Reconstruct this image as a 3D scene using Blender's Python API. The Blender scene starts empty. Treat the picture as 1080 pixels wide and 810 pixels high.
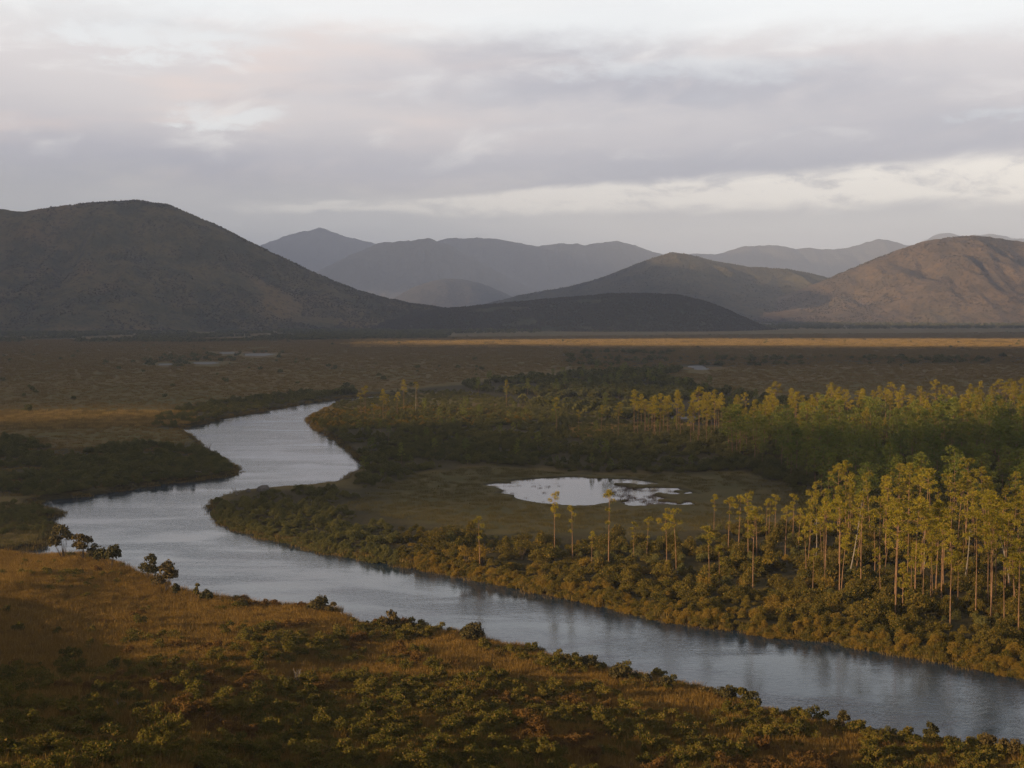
import bpy, bmesh, math, random
import numpy as np
from mathutils import Vector

random.seed(7)
rng = np.random.default_rng(7)
PI = math.pi
R = math.radians
sc = bpy.context.scene
COL = sc.collection

# ------------------------------------------------------------------ camera and the photograph's geometry
F = 540 / math.tan(R(20.0))          # focal length in photo pixels (1080 wide)
HOR = 325.0                          # horizon row
CAMZ = 40.0
TH = math.atan((405 - HOR) / F)
cam = bpy.data.objects.new('camera', bpy.data.cameras.new('camera'))
COL.objects.link(cam)
cam.location = (0, 0, CAMZ)
cam.rotation_euler = (PI / 2 - TH, 0, 0)
cam.data.lens = 36 / (2 * math.tan(R(20.0)))
cam.data.sensor_width = 36
cam.data.clip_start = 0.5
cam.data.clip_end = 60000
sc.camera = cam

def ray(px, py):
    a = (px - 540) / F
    b = (405 - py) / F
    return np.array([a, math.cos(TH) + b * math.sin(TH), -math.sin(TH) + b * math.cos(TH)])

def unp(px, py, z=0.0):
    d = ray(px, py)
    t = (z - CAMZ) / d[2]
    return (d[0] * t, d[1] * t)

def at_dist(px, py, D):
    d = ray(px, py)
    t = D / d[1]
    return (d[0] * t, D, CAMZ + d[2] * t)

def project(x, y, z):
    zc = z - CAMZ
    dep = y * math.cos(TH) - zc * math.sin(TH)
    up = y * math.sin(TH) + zc * math.cos(TH)
    return 540 + F * x / dep, 405 - F * up / dep

# ------------------------------------------------------------------ noise
_P = rng.random((256, 256))
def vnoise(x, y):
    x = np.asarray(x, float); y = np.asarray(y, float)
    xi = np.floor(x).astype(int); yi = np.floor(y).astype(int)
    fx = x - xi; fy = y - yi
    fx = fx * fx * (3 - 2 * fx); fy = fy * fy * (3 - 2 * fy)
    a = _P[xi & 255, yi & 255]; b = _P[(xi + 1) & 255, yi & 255]
    c = _P[xi & 255, (yi + 1) & 255]; d = _P[(xi + 1) & 255, (yi + 1) & 255]
    return (a * (1 - fx) + b * fx) * (1 - fy) + (c * (1 - fx) + d * fx) * fy
def fbm(x, y, o=4):
    s = 0; a = 0.5; t = 0
    for i in range(o):
        s = s + a * vnoise(x * 2 ** i + 17.3 * i, y * 2 ** i + 5.1 * i); t += a; a *= 0.5
    return s / t
def sstep(a, b, x):
    t = np.clip((x - a) / (b - a), 0, 1)
    return t * t * (3 - 2 * t)

def sdist(poly, x, y):
    """signed distance to a polygon, negative inside"""
    P = np.array(poly, float); Q = np.roll(P, -1, 0)
    shp = np.shape(x)
    x = np.ravel(np.asarray(x, float)); y = np.ravel(np.asarray(y, float))
    best = np.full(x.shape, 1e18); ins = np.zeros(x.shape, bool)
    for (ax, ay), (bx, by) in zip(P, Q):
        ex, ey = bx - ax, by - ay
        l = ex * ex + ey * ey + 1e-12
        t = np.clip(((x - ax) * ex + (y - ay) * ey) / l, 0, 1)
        best = np.minimum(best, (x - ax - t * ex) ** 2 + (y - ay - t * ey) ** 2)
        if ay != by:
            c = ((ay > y) != (by > y)) & (x < ex * (y - ay) / (by - ay) + ax)
            ins ^= c
    d = np.sqrt(best)
    return np.where(ins, -d, d).reshape(shp)

# ------------------------------------------------------------------ outlines of the waters (photo pixels, laid on the plain)
FAR_BANK = [(1330, 765), (1200, 738), (1080, 715), (1040, 707), (1000, 699), (950, 690), (905, 683), (880, 675), (850, 673), (815, 671), (780, 665), (740, 661),
            (700, 653), (670, 646), (640, 640), (600, 631), (560, 623), (530, 617), (500, 611), (470, 604), (440, 599), (410, 595), (380, 589), (350, 583),
            (330, 579), (310, 574), (290, 570), (270, 564), (250, 558), (236, 551), (225, 543), (221, 536), (228, 529), (240, 525), (262, 520),
            (280, 519), (300, 517), (325, 515), (350, 512), (364, 509), (366, 504), (378, 499), (388, 493), (384, 488), (376, 484), (366, 474), (357, 466), (345, 460), (334, 453), (328, 447), (324, 443),
            (330, 439), (338, 435), (346, 431), (356, 427.5), (372, 424), (395, 421), (420, 419.5)]
LEFT_BANK = [(420, 416.6), (395, 417.4), (372, 419), (352, 421), (335, 423.5), (315, 427), (295, 430.5), (270, 435), (245, 439.5), (225, 444), (210, 447.5), (197, 450), (186, 452.8),
             (192, 457), (200, 460), (206, 465), (212, 472), (220, 478), (230, 483), (240, 488), (246, 493), (253, 497), (248, 500), (236, 503), (215, 506), (195, 508.5), (170, 511),
             (143, 515), (120, 518.5), (98, 522.5), (70, 526), (45, 528.5), (28, 531), (33, 534), (46, 535), (57, 539), (62, 543), (54, 547), (38, 548), (34, 550), (44, 553), (54, 556), (57, 560), (54, 566), (50, 572), (42, 577), (30, 580), (8, 583), (-2, 586)]
NEAR_BANK = [(6, 592), (40, 596), (75, 594), (100, 594), (125, 604), (145, 614), (165, 620), (184, 630), (205, 637), (235, 642), (260, 646), (300, 650), (335, 651), (358, 656), (376, 667), (400, 673),
             (430, 675), (470, 677), (500, 681), (520, 690), (560, 697), (600, 708), (640, 718), (680, 726), (700, 731), (740, 740), (780, 752), (800, 758),
             (840, 769), (870, 778), (920, 788), (960, 794), (1000, 799), (1080, 805), (1200, 822), (1330, 846)]
RIVER = [unp(*p) for p in FAR_BANK[:]] + [unp(*p) for p in LEFT_BANK] + [unp(*p) for p in NEAR_BANK]
POND = [unp(*p) for p in [(517, 512), (528, 510), (541, 510.5), (547, 509), (543, 507.3), (560, 505.8), (580, 504.5), (607, 503.2), (640, 503.8), (665, 506), (695, 511), (722, 518.5), (745, 525), (756, 528.5), (738, 531.5),
        (706, 532.6), (690, 533.5), (660, 533.8), (640, 533.4), (600, 532.6), (575, 531), (556, 528), (545, 525.4), (546, 522.6), (540, 521), (530, 520), (536, 517), (527, 514)]]
POOLS = [[(727, 386), (738, 385.6), (742, 387.6), (746, 389.3), (741, 390.4), (735, 390), (733, 388), (727, 387.2)],
         [(259, 373.0), (280, 372.8), (290, 373.6), (277, 375.6), (261, 375.3)],
         [(233, 371.6), (245, 371.5), (246, 373.2), (234, 373.4)],
         [(206, 382.0), (222, 381.8), (231, 382.7), (221, 384.4), (207, 384)],
         [(170, 383.7), (179, 383.5), (179, 385.2), (170, 385.4)],
         [(676, 440.2), (700, 439.6), (730, 439.4), (762, 438.8), (784, 438.4), (784, 440.6), (760, 441.4), (720, 441.8), (680, 442.4)],
         [(826, 431.2), (850, 430.4), (862, 430.8), (860, 433), (832, 433)]]
POOLS = [[unp(*p) for p in q] for q in POOLS]

_nb = sorted([unp(*p) for p in NEAR_BANK])
NBX = np.array([p[0] for p in _nb]); NBY = np.array([p[1] for p in _nb])
NBX = np.concatenate([[-400], NBX, [400]]); NBY = np.concatenate([[NBY[0] + 50], NBY, [40]])
def near_s(x, y):
    return np.interp(x, NBX, NBY) - y

def water_d(x, y):
    d = sdist(RIVER, x, y)
    d = np.minimum(d, sdist(POND, x, y) + 10 * sstep(15, 24, x) * sstep(0.42, 0.51, fbm(np.asarray(x) / 5 + 3, np.asarray(y) / 9, 3)))
    far = np.hypot(x, y) > 380
    for q in POOLS:
        d = np.minimum(d, sdist(q, x, y))
    return d + (vnoise(np.asarray(x) / 2.2, np.asarray(y) / 2.2) - 0.5) * 1.1 + (vnoise(np.asarray(x) / 6, np.asarray(y) / 6) - 0.5) * 1.2

def land_h(x, y):
    x = np.asarray(x, float); y = np.asarray(y, float)
    z = 0.75 + 0.5 * (0.4 + (fbm(x / 40, y / 40, 3) - 0.4) * (1 - 0.85 * sstep(350, 700, y))) + (fbm(x / 300 + 9, y / 300, 2) - 0.4) * 1.0
    z = np.maximum(z, 0.6)
    pd = sdist(POND, x, y)
    for q in POOLS: pd = np.minimum(pd, sdist(q, x, y) * 0.4)
    z = 0.22 + (z - 0.22) * sstep(8, 40, pd)
    s = near_s(x, y)
    rr = np.hypot(x, y)
    prof = np.interp(s, [-20, 0, 6, 20, 50, 80, 110, 140, 160, 172, 260, 600], [0, 0.2, 0.7, 1.6, 4.2, 8.3, 14.5, 23.5, 35, 37.6, 46, 60])
    rough = (fbm(x / 7, y / 7, 3) - 0.5) * 1.1 * sstep(8, 40, s) + (fbm(x / 22 + 3, y / 22, 2) - 0.5) * 1.3 * sstep(15, 60, s)
    rough = rough * sstep(6, 30, rr)
    left = 1 - 0.88 * sstep(0, 45, -(x + 0.40 * np.maximum(y, -40) + 7))
    return z + np.where(s > 0, (prof + rough) * left, 0)

def ground_h(x, y, d=None):
    L = land_h(x, y)
    if d is None:
        d = water_d(x, y)
    return -1.6 + (L + 1.6) * sstep(-1.6, 1.5, d)

def place(px, py):
    """ground point seen at a photo pixel"""
    z = 1.0
    for i in range(14):
        x, y = unp(px, py, z)
        z = 0.5 * z + 0.5 * float(land_h(x, y))
    x, y = unp(px, py, z)
    return x, y

# ------------------------------------------------------------------ sun, exposure
EL = R(12.0)
LH = np.array([0.87, 0.493]); LH /= np.hypot(*LH)       # horizontal travel of the sunlight
EXPO = 1.02
sun = bpy.data.objects.new('sun', bpy.data.lights.new('sun', 'SUN'))
COL.objects.link(sun)
sun.data.energy = 5.0
sun.data.angle = R(0.5)
sun.data.color = (1.0, 0.70, 0.40)
sun.rotation_euler = Vector((LH[0] * math.cos(EL), LH[1] * math.cos(EL), -math.sin(EL))).to_track_quat('-Z', 'Y').to_euler()
sun.location = (-200, -120, 300)
sc.view_settings.view_transform = 'Standard'
sc.view_settings.look = 'None'
sc.view_settings.exposure = EXPO
sc.view_settings.gamma = 1
sc.view_settings.use_curve_mapping = False

# ------------------------------------------------------------------ node helper
class G:
    def __init__(s, nt): s.nt = nt; s.n = nt.nodes; s.l = nt.links
    def node(s, t, **kw):
        n = s.n.new(t)
        for k, v in kw.items(): setattr(n, k, v)
        return n
    def put(s, sock, v):
        if hasattr(v, 'is_output') or isinstance(v, bpy.types.NodeSocket): s.l.new(v, sock)
        elif v is not None: sock.default_value = v
    def m(s, op, a, b=None, c=None):
        n = s.node('ShaderNodeMath', operation=op)
        for i, v in enumerate((a, b, c)):
            if v is not None: s.put(n.inputs[i], v)
        return n.outputs[0]
    def add(s, a, b): return s.m('ADD', a, b)
    def sub(s, a, b): return s.m('SUBTRACT', a, b)
    def mul(s, a, b): return s.m('MULTIPLY', a, b)
    def sm(s, x, a, b, lo=0.0, hi=1.0):
        n = s.node('ShaderNodeMapRange', interpolation_type='SMOOTHSTEP')
        s.put(n.inputs[0], x); n.inputs[1].default_value = a; n.inputs[2].default_value = b
        n.inputs[3].default_value = lo; n.inputs[4].default_value = hi
        return n.outputs[0]
    def gauss(s, x, c, w):
        d = s.m('DIVIDE', s.sub(x, c), w)
        return s.m('POWER', 2.718, s.mul(s.mul(d, d), -1.0))
    def noise(s, vec, scale, detail=4, rough=0.55, dist=0.0):
        n = s.node('ShaderNodeTexNoise')
        if vec is not None: s.l.new(vec, n.inputs['Vector'])
        n.inputs['Scale'].default_value = scale; n.inputs['Detail'].default_value = detail
        n.inputs['Roughness'].default_value = rough; n.inputs['Distortion'].default_value = dist
        return n.outputs['Fac']
    def mix(s, f, a, b):
        n = s.node('ShaderNodeMix', data_type='RGBA')
        s.put(n.inputs[0], f)
        s.put(n.inputs[6], a if not isinstance(a, tuple) else (*a, 1)); s.put(n.inputs[7], b if not isinstance(b, tuple) else (*b, 1))
        return n.outputs[2]
    def ramp(s, x, stops):
        n = s.node('ShaderNodeValToRGB')
        s.l.new(x, n.inputs[0])
        e = n.color_ramp.elements
        while len(e) < len(stops): e.new(0.5)
        for el, (p, c) in zip(e, stops): el.position = p; el.color = (*c, 1)
        return n.outputs[0]
    def comb(s, x, y, z):
        n = s.node('ShaderNodeCombineXYZ')
        for i, v in enumerate((x, y, z)): s.put(n.inputs[i], v)
        return n.outputs[0]
    def mapping(s, vec, scale):
        n = s.node('ShaderNodeMapping'); s.l.new(vec, n.inputs[0]); n.inputs['Scale'].default_value = scale
        return n.outputs[0]

def lin(c):
    return tuple((v / 255 / 12.92) if v / 255 < 0.04045 else ((v / 255 + 0.055) / 1.055) ** 2.4 for v in c)

# ------------------------------------------------------------------ sky: Nishita air behind a torn deck of stratus
W = bpy.data.worlds.new('World'); sc.world = W
W.use_nodes = True
g = G(W.node_tree); g.n.clear()
STR = 0.1
K = 1.0 / (STR * 2 ** EXPO)
def SK(c, k=1.30): return tuple(v * K * k for v in lin(c))
tc = g.node('ShaderNodeTexCoord').outputs['Generated']
sep = g.node('ShaderNodeSeparateXYZ'); g.l.new(tc, sep.inputs[0])
dx, dy, dz = sep.outputs
u = g.m('ARCTAN2', dx, dy)
v = g.m('ARCTANGENT', g.m('DIVIDE', dz, g.m('SQRT', g.add(g.mul(dx, dx), g.mul(dy, dy)))))
sky = g.node('ShaderNodeTexSky', sky_type='NISHITA')
sky.sun_disc = False; sky.sun_elevation = EL; sky.sun_rotation = math.atan2(-LH[0], -LH[1]) % (2 * PI)
sky.altitude = 100; sky.air_density = 1.0; sky.dust_density = 2.0
# layered noise: stretched sideways as stratus is when seen low in the sky
def skyvec(su, sv, o=0.0, tilt=0.0):
    return g.comb(g.mul(u, su), g.mul(g.add(v, g.mul(u, tilt)), sv), o)
n1 = g.noise(skyvec(4.6, 17, 1.3, -0.06), 1.0, 6, 0.56, 0.5)
n2 = g.noise(skyvec(13, 40, 4.1, -0.1), 1.0, 6, 0.6, 0.5)
n3 = g.noise(skyvec(36, 95, 7.7, 0.05), 1.0, 5, 0.65, 0.3)
vw = g.add(v, g.add(g.mul(g.sub(n1, 0.5), 0.035), g.mul(g.sub(n2, 0.5), 0.018)))
deck = g.ramp(g.mul(vw, 2.5), [(0.0, SK((188, 186, 186), 1.5)), (0.14, SK((200, 197, 194), 1.5)), (0.215, SK((191, 188, 189))), (0.26, SK((188, 184, 190), 1.36)), (0.34, SK((206, 200, 201), 1.36)), (0.43, SK((217, 211, 211), 1.34)),
                               (0.50, SK((226, 225, 225))), (0.60, SK((206, 209, 215))), (0.8, SK((160, 165, 177))), (1.0, SK((138, 141, 152)))])
# dark and light bodies in the deck
deck = g.mix(g.mul(g.sm(n1, 0.50, 0.72), g.sm(v, 0.06, 0.12, 0.0, 0.85)), deck, SK((178, 174, 181), 1.34))
deck = g.mix(g.mul(g.sm(n2, 0.52, 0.75), g.sm(v, 0.07, 0.12, 0.0, 0.75)), deck, SK((232, 229, 227), 1.38))
# rosy tint, strongest on the left
deck = g.mix(g.mul(g.sm(g.noise(skyvec(5, 30, 12.0), 1.0, 3), 0.42, 0.66), g.mul(g.sm(u, 0.25, -0.35, 0.1, 0.75), g.sm(v, 0.07, 0.13))), deck, SK((232, 212, 203), 1.36))
# open sky showing at the top, more on the right
topm = g.sm(g.add(vw, g.add(g.mul(u, 0.03), g.mul(g.sub(n3, 0.5), 0.02))), 0.178, 0.205)
topm = g.mul(topm, g.sm(v, 0.30, 0.225))
deck = g.mix(g.mul(topm, 0.8), deck, SK((240, 242, 242), 1.36))
# torn holes
u0, v0 = u, v
u = g.add(u, g.add(g.mul(g.sub(n1, 0.5), 0.22), g.mul(g.sub(n3, 0.5), 0.10))); v = g.add(v, g.add(g.mul(g.sub(n2, 0.5), 0.034), g.mul(g.sub(n3, 0.5), 0.016)))
h1 = g.mul(g.gauss(u, -0.198, 0.045), g.gauss(v, 0.131, 0.010))
h1 = g.add(h1, g.mul(g.gauss(u, -0.25, 0.09), g.gauss(v, 0.18, 0.014)))
h1 = g.add(h1, g.mul(g.gauss(u, 0.13, 0.09), g.gauss(v, 0.166, 0.013)))
h1 = g.add(h1, g.mul(g.gauss(u, 0.31, 0.045), g.gauss(v, 0.128, 0.006)))
deck = g.mix(g.mul(g.sm(g.add(g.mul(h1, 0.5), g.mul(n3, 0.8)), 0.52, 0.9), g.sm(h1, 0.05, 0.6, 0.0, 0.75)), deck, SK((236, 239, 240)))
d1 = g.add(g.mul(g.gauss(u, 0.15, 0.13), g.gauss(v, 0.092, 0.015)), g.mul(g.gauss(u, -0.15, 0.27), g.gauss(v, 0.100, 0.017)))
d1 = g.add(d1, g.mul(g.gauss(u, 0.10, 0.20), g.gauss(v, 0.152, 0.020)))
d1 = g.add(d1, g.mul(g.gauss(u, 0.30, 0.12), g.gauss(v, 0.118, 0.020)))
d1 = g.m('MINIMUM', g.mul(d1, g.sm(n2, 0.20, 0.55, 0.35, 1.0)), 1.0)
u, v = u0, v0
deck = g.mix(g.mul(d1, 0.76), deck, SK((162, 164, 178), 1.30))
# bright ragged gap just over the ranges, widening to the right
vc = g.add(0.0755, g.add(g.mul(u, 0.03), g.mul(g.sub(n2, 0.5), 0.022)))
wd = g.add(0.0055, g.mul(g.m('MAXIMUM', g.add(u, 0.10), 0.0), 0.030))
gap = g.mul(g.gauss(v, vc, wd), g.sm(u, -0.26, -0.12))
gap = g.mul(g.sm(gap, 0.22, 0.78), g.sm(g.add(g.mul(n3, 0.6), g.mul(n2, 0.4)), 0.36, 0.52, 0.25, 1.0))
deck = g.mix(g.mul(gap, g.sm(u, -0.22, 0.26, 0.42, 0.86)), deck, SK((240, 232, 220), 1.62))
cov = g.sm(v, -0.02, 0.0, 0.9, 0.93)
skycol = g.mix(cov, sky.outputs[0], deck)
bg = g.node('ShaderNodeBackground'); g.l.new(skycol, bg.inputs[0]); bg.inputs[1].default_value = STR
wo = g.node('ShaderNodeOutputWorld'); g.l.new(bg.outputs[0], wo.inputs[0])

# ------------------------------------------------------------------ materials
def new_mat(name):
    m = bpy.data.materials.new(name); m.use_nodes = True
    gg = G(m.node_tree); gg.n.clear()
    out = gg.node('ShaderNodeOutputMaterial')
    return m, gg, out

def principled(gg, out, col, rough=0.9, spec=0.15, normal=None):
    p = gg.node('ShaderNodeBsdfPrincipled')
    gg.put(p.inputs['Base Color'], col if not isinstance(col, tuple) else (*col, 1))
    gg.put(p.inputs['Roughness'], rough)
    p.inputs['Specular IOR Level'].default_value = spec
    if normal is not None: gg.l.new(normal, p.inputs['Normal'])
    gg.l.new(p.outputs[0], out.inputs[0])
    return p

def leaf_mat(name, c1, c2, dry=None, trans=0.3):
    """foliage: differs plant to plant and leaf to leaf"""
    m, gg, out = new_mat(name)
    oi = gg.node('ShaderNodeObjectInfo').outputs['Random']
    isl = gg.node('ShaderNodeNewGeometry').outputs['Random Per Island']
    f = gg.add(gg.mul(oi, 0.6), gg.mul(isl, 0.4))
    col = gg.mix(f, c1, c2)
    if dry: col = gg.mix(gg.sm(isl, 0.80, 0.86), col, dry)
    d = gg.node('ShaderNodeBsdfDiffuse'); gg.l.new(col, d.inputs[0])
    t = gg.node('ShaderNodeBsdfTranslucent'); gg.l.new(col, t.inputs[0])
    mx = gg.node('ShaderNodeMixShader'); mx.inputs[0].default_value = trans
    gg.l.new(d.outputs[0], mx.inputs[1]); gg.l.new(t.outputs[0], mx.inputs[2])
    gg.l.new(mx.outputs[0], out.inputs[0])
    return m

def bark_mat(name, c1, c2):
    m, gg, out = new_mat(name)
    co = gg.node('ShaderNodeTexCoord').outputs['Object']
    n = gg.noise(gg.mapping(co, (6, 6, 1.2)), 1.5, 4)
    principled(gg, out, gg.mix(gg.sm(n, 0.35, 0.65), c1, c2), 0.9)
    return m

M = {}
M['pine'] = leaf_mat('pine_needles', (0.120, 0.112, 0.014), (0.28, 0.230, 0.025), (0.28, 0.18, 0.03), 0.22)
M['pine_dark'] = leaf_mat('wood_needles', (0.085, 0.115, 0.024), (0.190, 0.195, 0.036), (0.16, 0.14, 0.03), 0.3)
M['bark'] = bark_mat('pine_bark', (0.115, 0.066, 0.038), (0.21, 0.125, 0.072))
M['wood'] = bark_mat('shrub_stem', (0.06, 0.045, 0.03), (0.11, 0.085, 0.06))
M['dead'] = bark_mat('dead_wood', (0.12, 0.10, 0.08), (0.20, 0.175, 0.145))
M['bush'] = leaf_mat('bush_leaves', (0.038, 0.043, 0.010), (0.132, 0.100, 0.020), (0.18, 0.12, 0.025), 0.25)
M['bush_dark'] = leaf_mat('dark_bush_leaves', (0.058, 0.062, 0.019), (0.135, 0.120, 0.036), None, 0.2)
M['bush_gold'] = leaf_mat('golden_bush_leaves', (0.150, 0.098, 0.018), (0.22, 0.146, 0.027), None, 0.35)
M['heath'] = leaf_mat('heath_leaves', (0.042, 0.048, 0.010), (0.155, 0.122, 0.022), (0.15, 0.10, 0.03), 0.25)
M['rusty_heath'] = leaf_mat('rusty_heath_leaves', (0.085, 0.046, 0.015), (0.150, 0.088, 0.026), None, 0.25)
M['bank_shrub'] = leaf_mat('bank_shrub_leaves', (0.045, 0.045, 0.018), (0.080, 0.062, 0.024), None, 0.2)
M['rust'] = leaf_mat('rusty_shrub_leaves', (0.066, 0.050, 0.019), (0.098, 0.072, 0.027), None, 0.2)
M['grass'] = leaf_mat('slope_grass', (0.120, 0.072, 0.017), (0.225, 0.132, 0.030), (0.30, 0.20, 0.065), 0.3)
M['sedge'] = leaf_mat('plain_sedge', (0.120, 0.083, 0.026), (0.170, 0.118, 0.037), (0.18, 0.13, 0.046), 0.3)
M['sunlit_sedge'] = leaf_mat('sunlit_plain_sedge', (0.21, 0.140, 0.048), (0.30, 0.205, 0.07), None, 0.3)  # brighter copy of the plain sedge, sunlight of the lit strips put into its colour
M['meadow'] = leaf_mat('marsh_sedge', (0.085, 0.074, 0.026), (0.125, 0.100, 0.034), (0.14, 0.11, 0.04), 0.3)
M['reed'] = leaf_mat('pond_reed', (0.060, 0.036, 0.024), (0.10, 0.058, 0.036), None, 0.3)
M['scrub'] = leaf_mat('hill_scrub', (0.050, 0.042, 0.020), (0.085, 0.065, 0.030), None, 0.15)

# ground: cover classes ride on a vertex attribute (x slope grass, y marsh meadow, z scrub floor / bank mud)
mg, gg, out = new_mat('ground_cover')
co = gg.node('ShaderNodeNewGeometry').outputs['Position']
att = gg.node('ShaderNodeAttribute'); att.attribute_name = 'cover'
cs = gg.node('ShaderNodeSeparateXYZ'); gg.l.new(att.outputs['Vector'], cs.inputs[0])
nb = gg.noise(gg.mapping(co, (1 / 90, 1 / 160, 0)), 1.0, 5, 0.6)
nm = gg.noise(gg.mapping(co, (1 / 9, 1 / 14, 0)), 1.0, 5, 0.65)
nf = gg.noise(gg.mapping(co, (1.4, 1.4, 0.2)), 1.0, 5, 0.7)
nl = gg.noise(gg.mapping(co, (1 / 500, 1 / 60, 0)), 1.0, 4, 0.6)
plain = gg.mix(gg.sm(nb, 0.35, 0.65), (0.116, 0.080, 0.026), (0.092, 0.076, 0.025))
plain = gg.mix(gg.sm(nl, 0.50, 0.66), plain, (0.104, 0.069, 0.023))
plain = gg.mix(gg.sm(nm, 0.56, 0.72, 0, 0.35), plain, (0.050, 0.040, 0.014))
slope = gg.mix(gg.sm(nm, 0.35, 0.65), (0.095, 0.058, 0.016), (0.055, 0.046, 0.014))
slope = gg.mix(gg.sm(nf, 0.42, 0.7), slope, (0.14, 0.090, 0.028))
mead = gg.mix(gg.sm(nm, 0.35, 0.65), (0.068, 0.060, 0.022), (0.088, 0.070, 0.026))
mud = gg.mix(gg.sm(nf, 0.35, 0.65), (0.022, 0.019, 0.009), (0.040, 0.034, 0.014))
c = gg.mix(cs.outputs[0], plain, slope)
c = gg.mix(cs.outputs[1], c, mead)
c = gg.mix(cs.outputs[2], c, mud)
bmp = gg.node('ShaderNodeBump'); bmp.inputs['Strength'].default_value = 0.45; bmp.inputs['Distance'].default_value = 0.5
gg.l.new(gg.add(gg.mul(nf, 0.5), gg.mul(nm, 0.6)), bmp.inputs['Height'])
principled(gg, out, c, 0.95, 0.05, bmp.outputs[0])
M['ground'] = mg

def hill_mat(name, ca, cb, cc, fine):
    m, gg, out = new_mat(name)
    co = gg.node('ShaderNodeNewGeometry').outputs['Position']
    a = gg.noise(gg.mapping(co, (fine / 60, fine / 60, fine / 60)), 1.0, 6, 0.65)
    b = gg.noise(gg.mapping(co, (fine / 9, fine / 9, fine / 9)), 1.0, 4, 0.7)
    c3 = gg.noise(gg.mapping(co, (fine / 260, fine / 260, fine / 160)), 1.0, 4, 0.55)
    col = gg.mix(gg.sm(a, 0.35, 0.65), ca, cb)
    col = gg.mix(gg.sm(c3, 0.52, 0.68, 0, 0.7), col, cc)
    col = gg.mix(gg.sm(b, 0.52, 0.62, 0, 0.8), col, tuple(x * 0.5 for x in ca))
    bp = gg.node('ShaderNodeBump'); bp.inputs['Strength'].default_value = 0.8; bp.inputs['Distance'].default_value = 6 / fine
    gg.l.new(gg.add(gg.mul(b, 0.7), gg.mul(a, 2.0)), bp.inputs['Height'])
    principled(gg, out, col, 0.95, 0.05, bp.outputs[0])
    return m
M['hill_near'] = hill_mat('near_hill_scrub', (0.042, 0.038, 0.012), (0.096, 0.072, 0.025), (0.140, 0.090, 0.034), 1.0)
M['hill_dark'] = hill_mat('low_hill_scrub', (0.030, 0.031, 0.010), (0.058, 0.052, 0.018), (0.064, 0.048, 0.019), 1.2)
M['hill_mid'] = hill_mat('middle_hill_scrub', (0.052, 0.045, 0.019), (0.084, 0.066, 0.030), (0.062, 0.058, 0.022), 0.7)
M['hill_right'] = hill_mat('bare_hill_scrub', (0.074, 0.054, 0.030), (0.108, 0.074, 0.040), (0.085, 0.069, 0.033), 0.7)
M['range'] = hill_mat('far_range_scrub', (0.06, 0.058, 0.050), (0.08, 0.074, 0.062), (0.07, 0.066, 0.055), 0.4)

def water_mat(name, deep, rip, rough, scale=1.0):
    m, gg, out = new_mat(name)
    co = gg.node('ShaderNodeNewGeometry').outputs['Position']
    a = gg.noise(gg.mapping(co, (0.9 * scale, 1.5 * scale, 0)), 1.0, 3, 0.6, 0.4)
    b = gg.noise(gg.mapping(co, (3.4 * scale, 5.0 * scale, 0)), 1.0, 2, 0.5)
    cpatch = gg.noise(gg.mapping(co, (1 / 30, 1 / 12, 0)), 1.0, 4, 0.6, 0.6)
    bp = gg.node('ShaderNodeBump'); bp.inputs['Distance'].default_value = 0.25
    gg.l.new(gg.mul(gg.sm(cpatch, 0.35, 0.65, 0.25, 1.3), rip), bp.inputs['Strength'])
    gg.l.new(gg.add(gg.mul(a, 1.0), gg.mul(b, 0.35)), bp.inputs['Height'])
    p = principled(gg, out, deep, rough, 0.5, bp.outputs[0])
    p.inputs['IOR'].default_value = 1.33
    return m
M['river'] = water_mat('river_water', (0.008, 0.022, 0.038), 0.20, 0.085)
M['pond'] = water_mat('pond_water', (0.010, 0.009, 0.006), 0.06, 0.05)
M['pool'] = water_mat('ruffled_pool_water', (0.02, 0.02, 0.018), 0.35, 0.55)
mc, gg, out = new_mat('shade_cloud_vapour')  # surface of the unseen sheets added to shade the land
co = gg.node('ShaderNodeNewGeometry').outputs['Position']
principled(gg, out, gg.mix(gg.noise(gg.mapping(co, (0.01, 0.01, 0.01)), 1.0, 4), (0.7, 0.7, 0.72), (0.85, 0.85, 0.85)), 1.0, 0.0)
M['shade_cloud'] = mc

# ------------------------------------------------------------------ object helpers
def mesh_obj(name, V, Fc, mat, link=True, parent=None, smooth=False):
    me = bpy.data.meshes.new(name)
    me.from_pydata([tuple(p) for p in V] if not isinstance(V, np.ndarray) else V.tolist(), [], Fc if not isinstance(Fc, np.ndarray) else Fc.tolist())
    me.update()
    if smooth: me.polygons.foreach_set('use_smooth', [True] * len(me.polygons))
    me.materials.append(mat)
    o = bpy.data.objects.new(name, me)
    if link: COL.objects.link(o)
    if parent is not None: o.parent = parent
    return o

def tag(o, label=None, cat=None, group=None, kind=None):
    if label: o['label'] = label
    if cat: o['category'] = cat
    if group: o['group'] = group
    if kind: o['kind'] = kind
    return o

def empty(name, loc, rz=0.0, s=1.0):
    o = bpy.data.objects.new(name, None); COL.objects.link(o)
    o.location = loc; o.rotation_euler = (0, 0, rz); o.scale = (s, s, s)
    o.empty_display_size = 0.5
    return o

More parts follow.
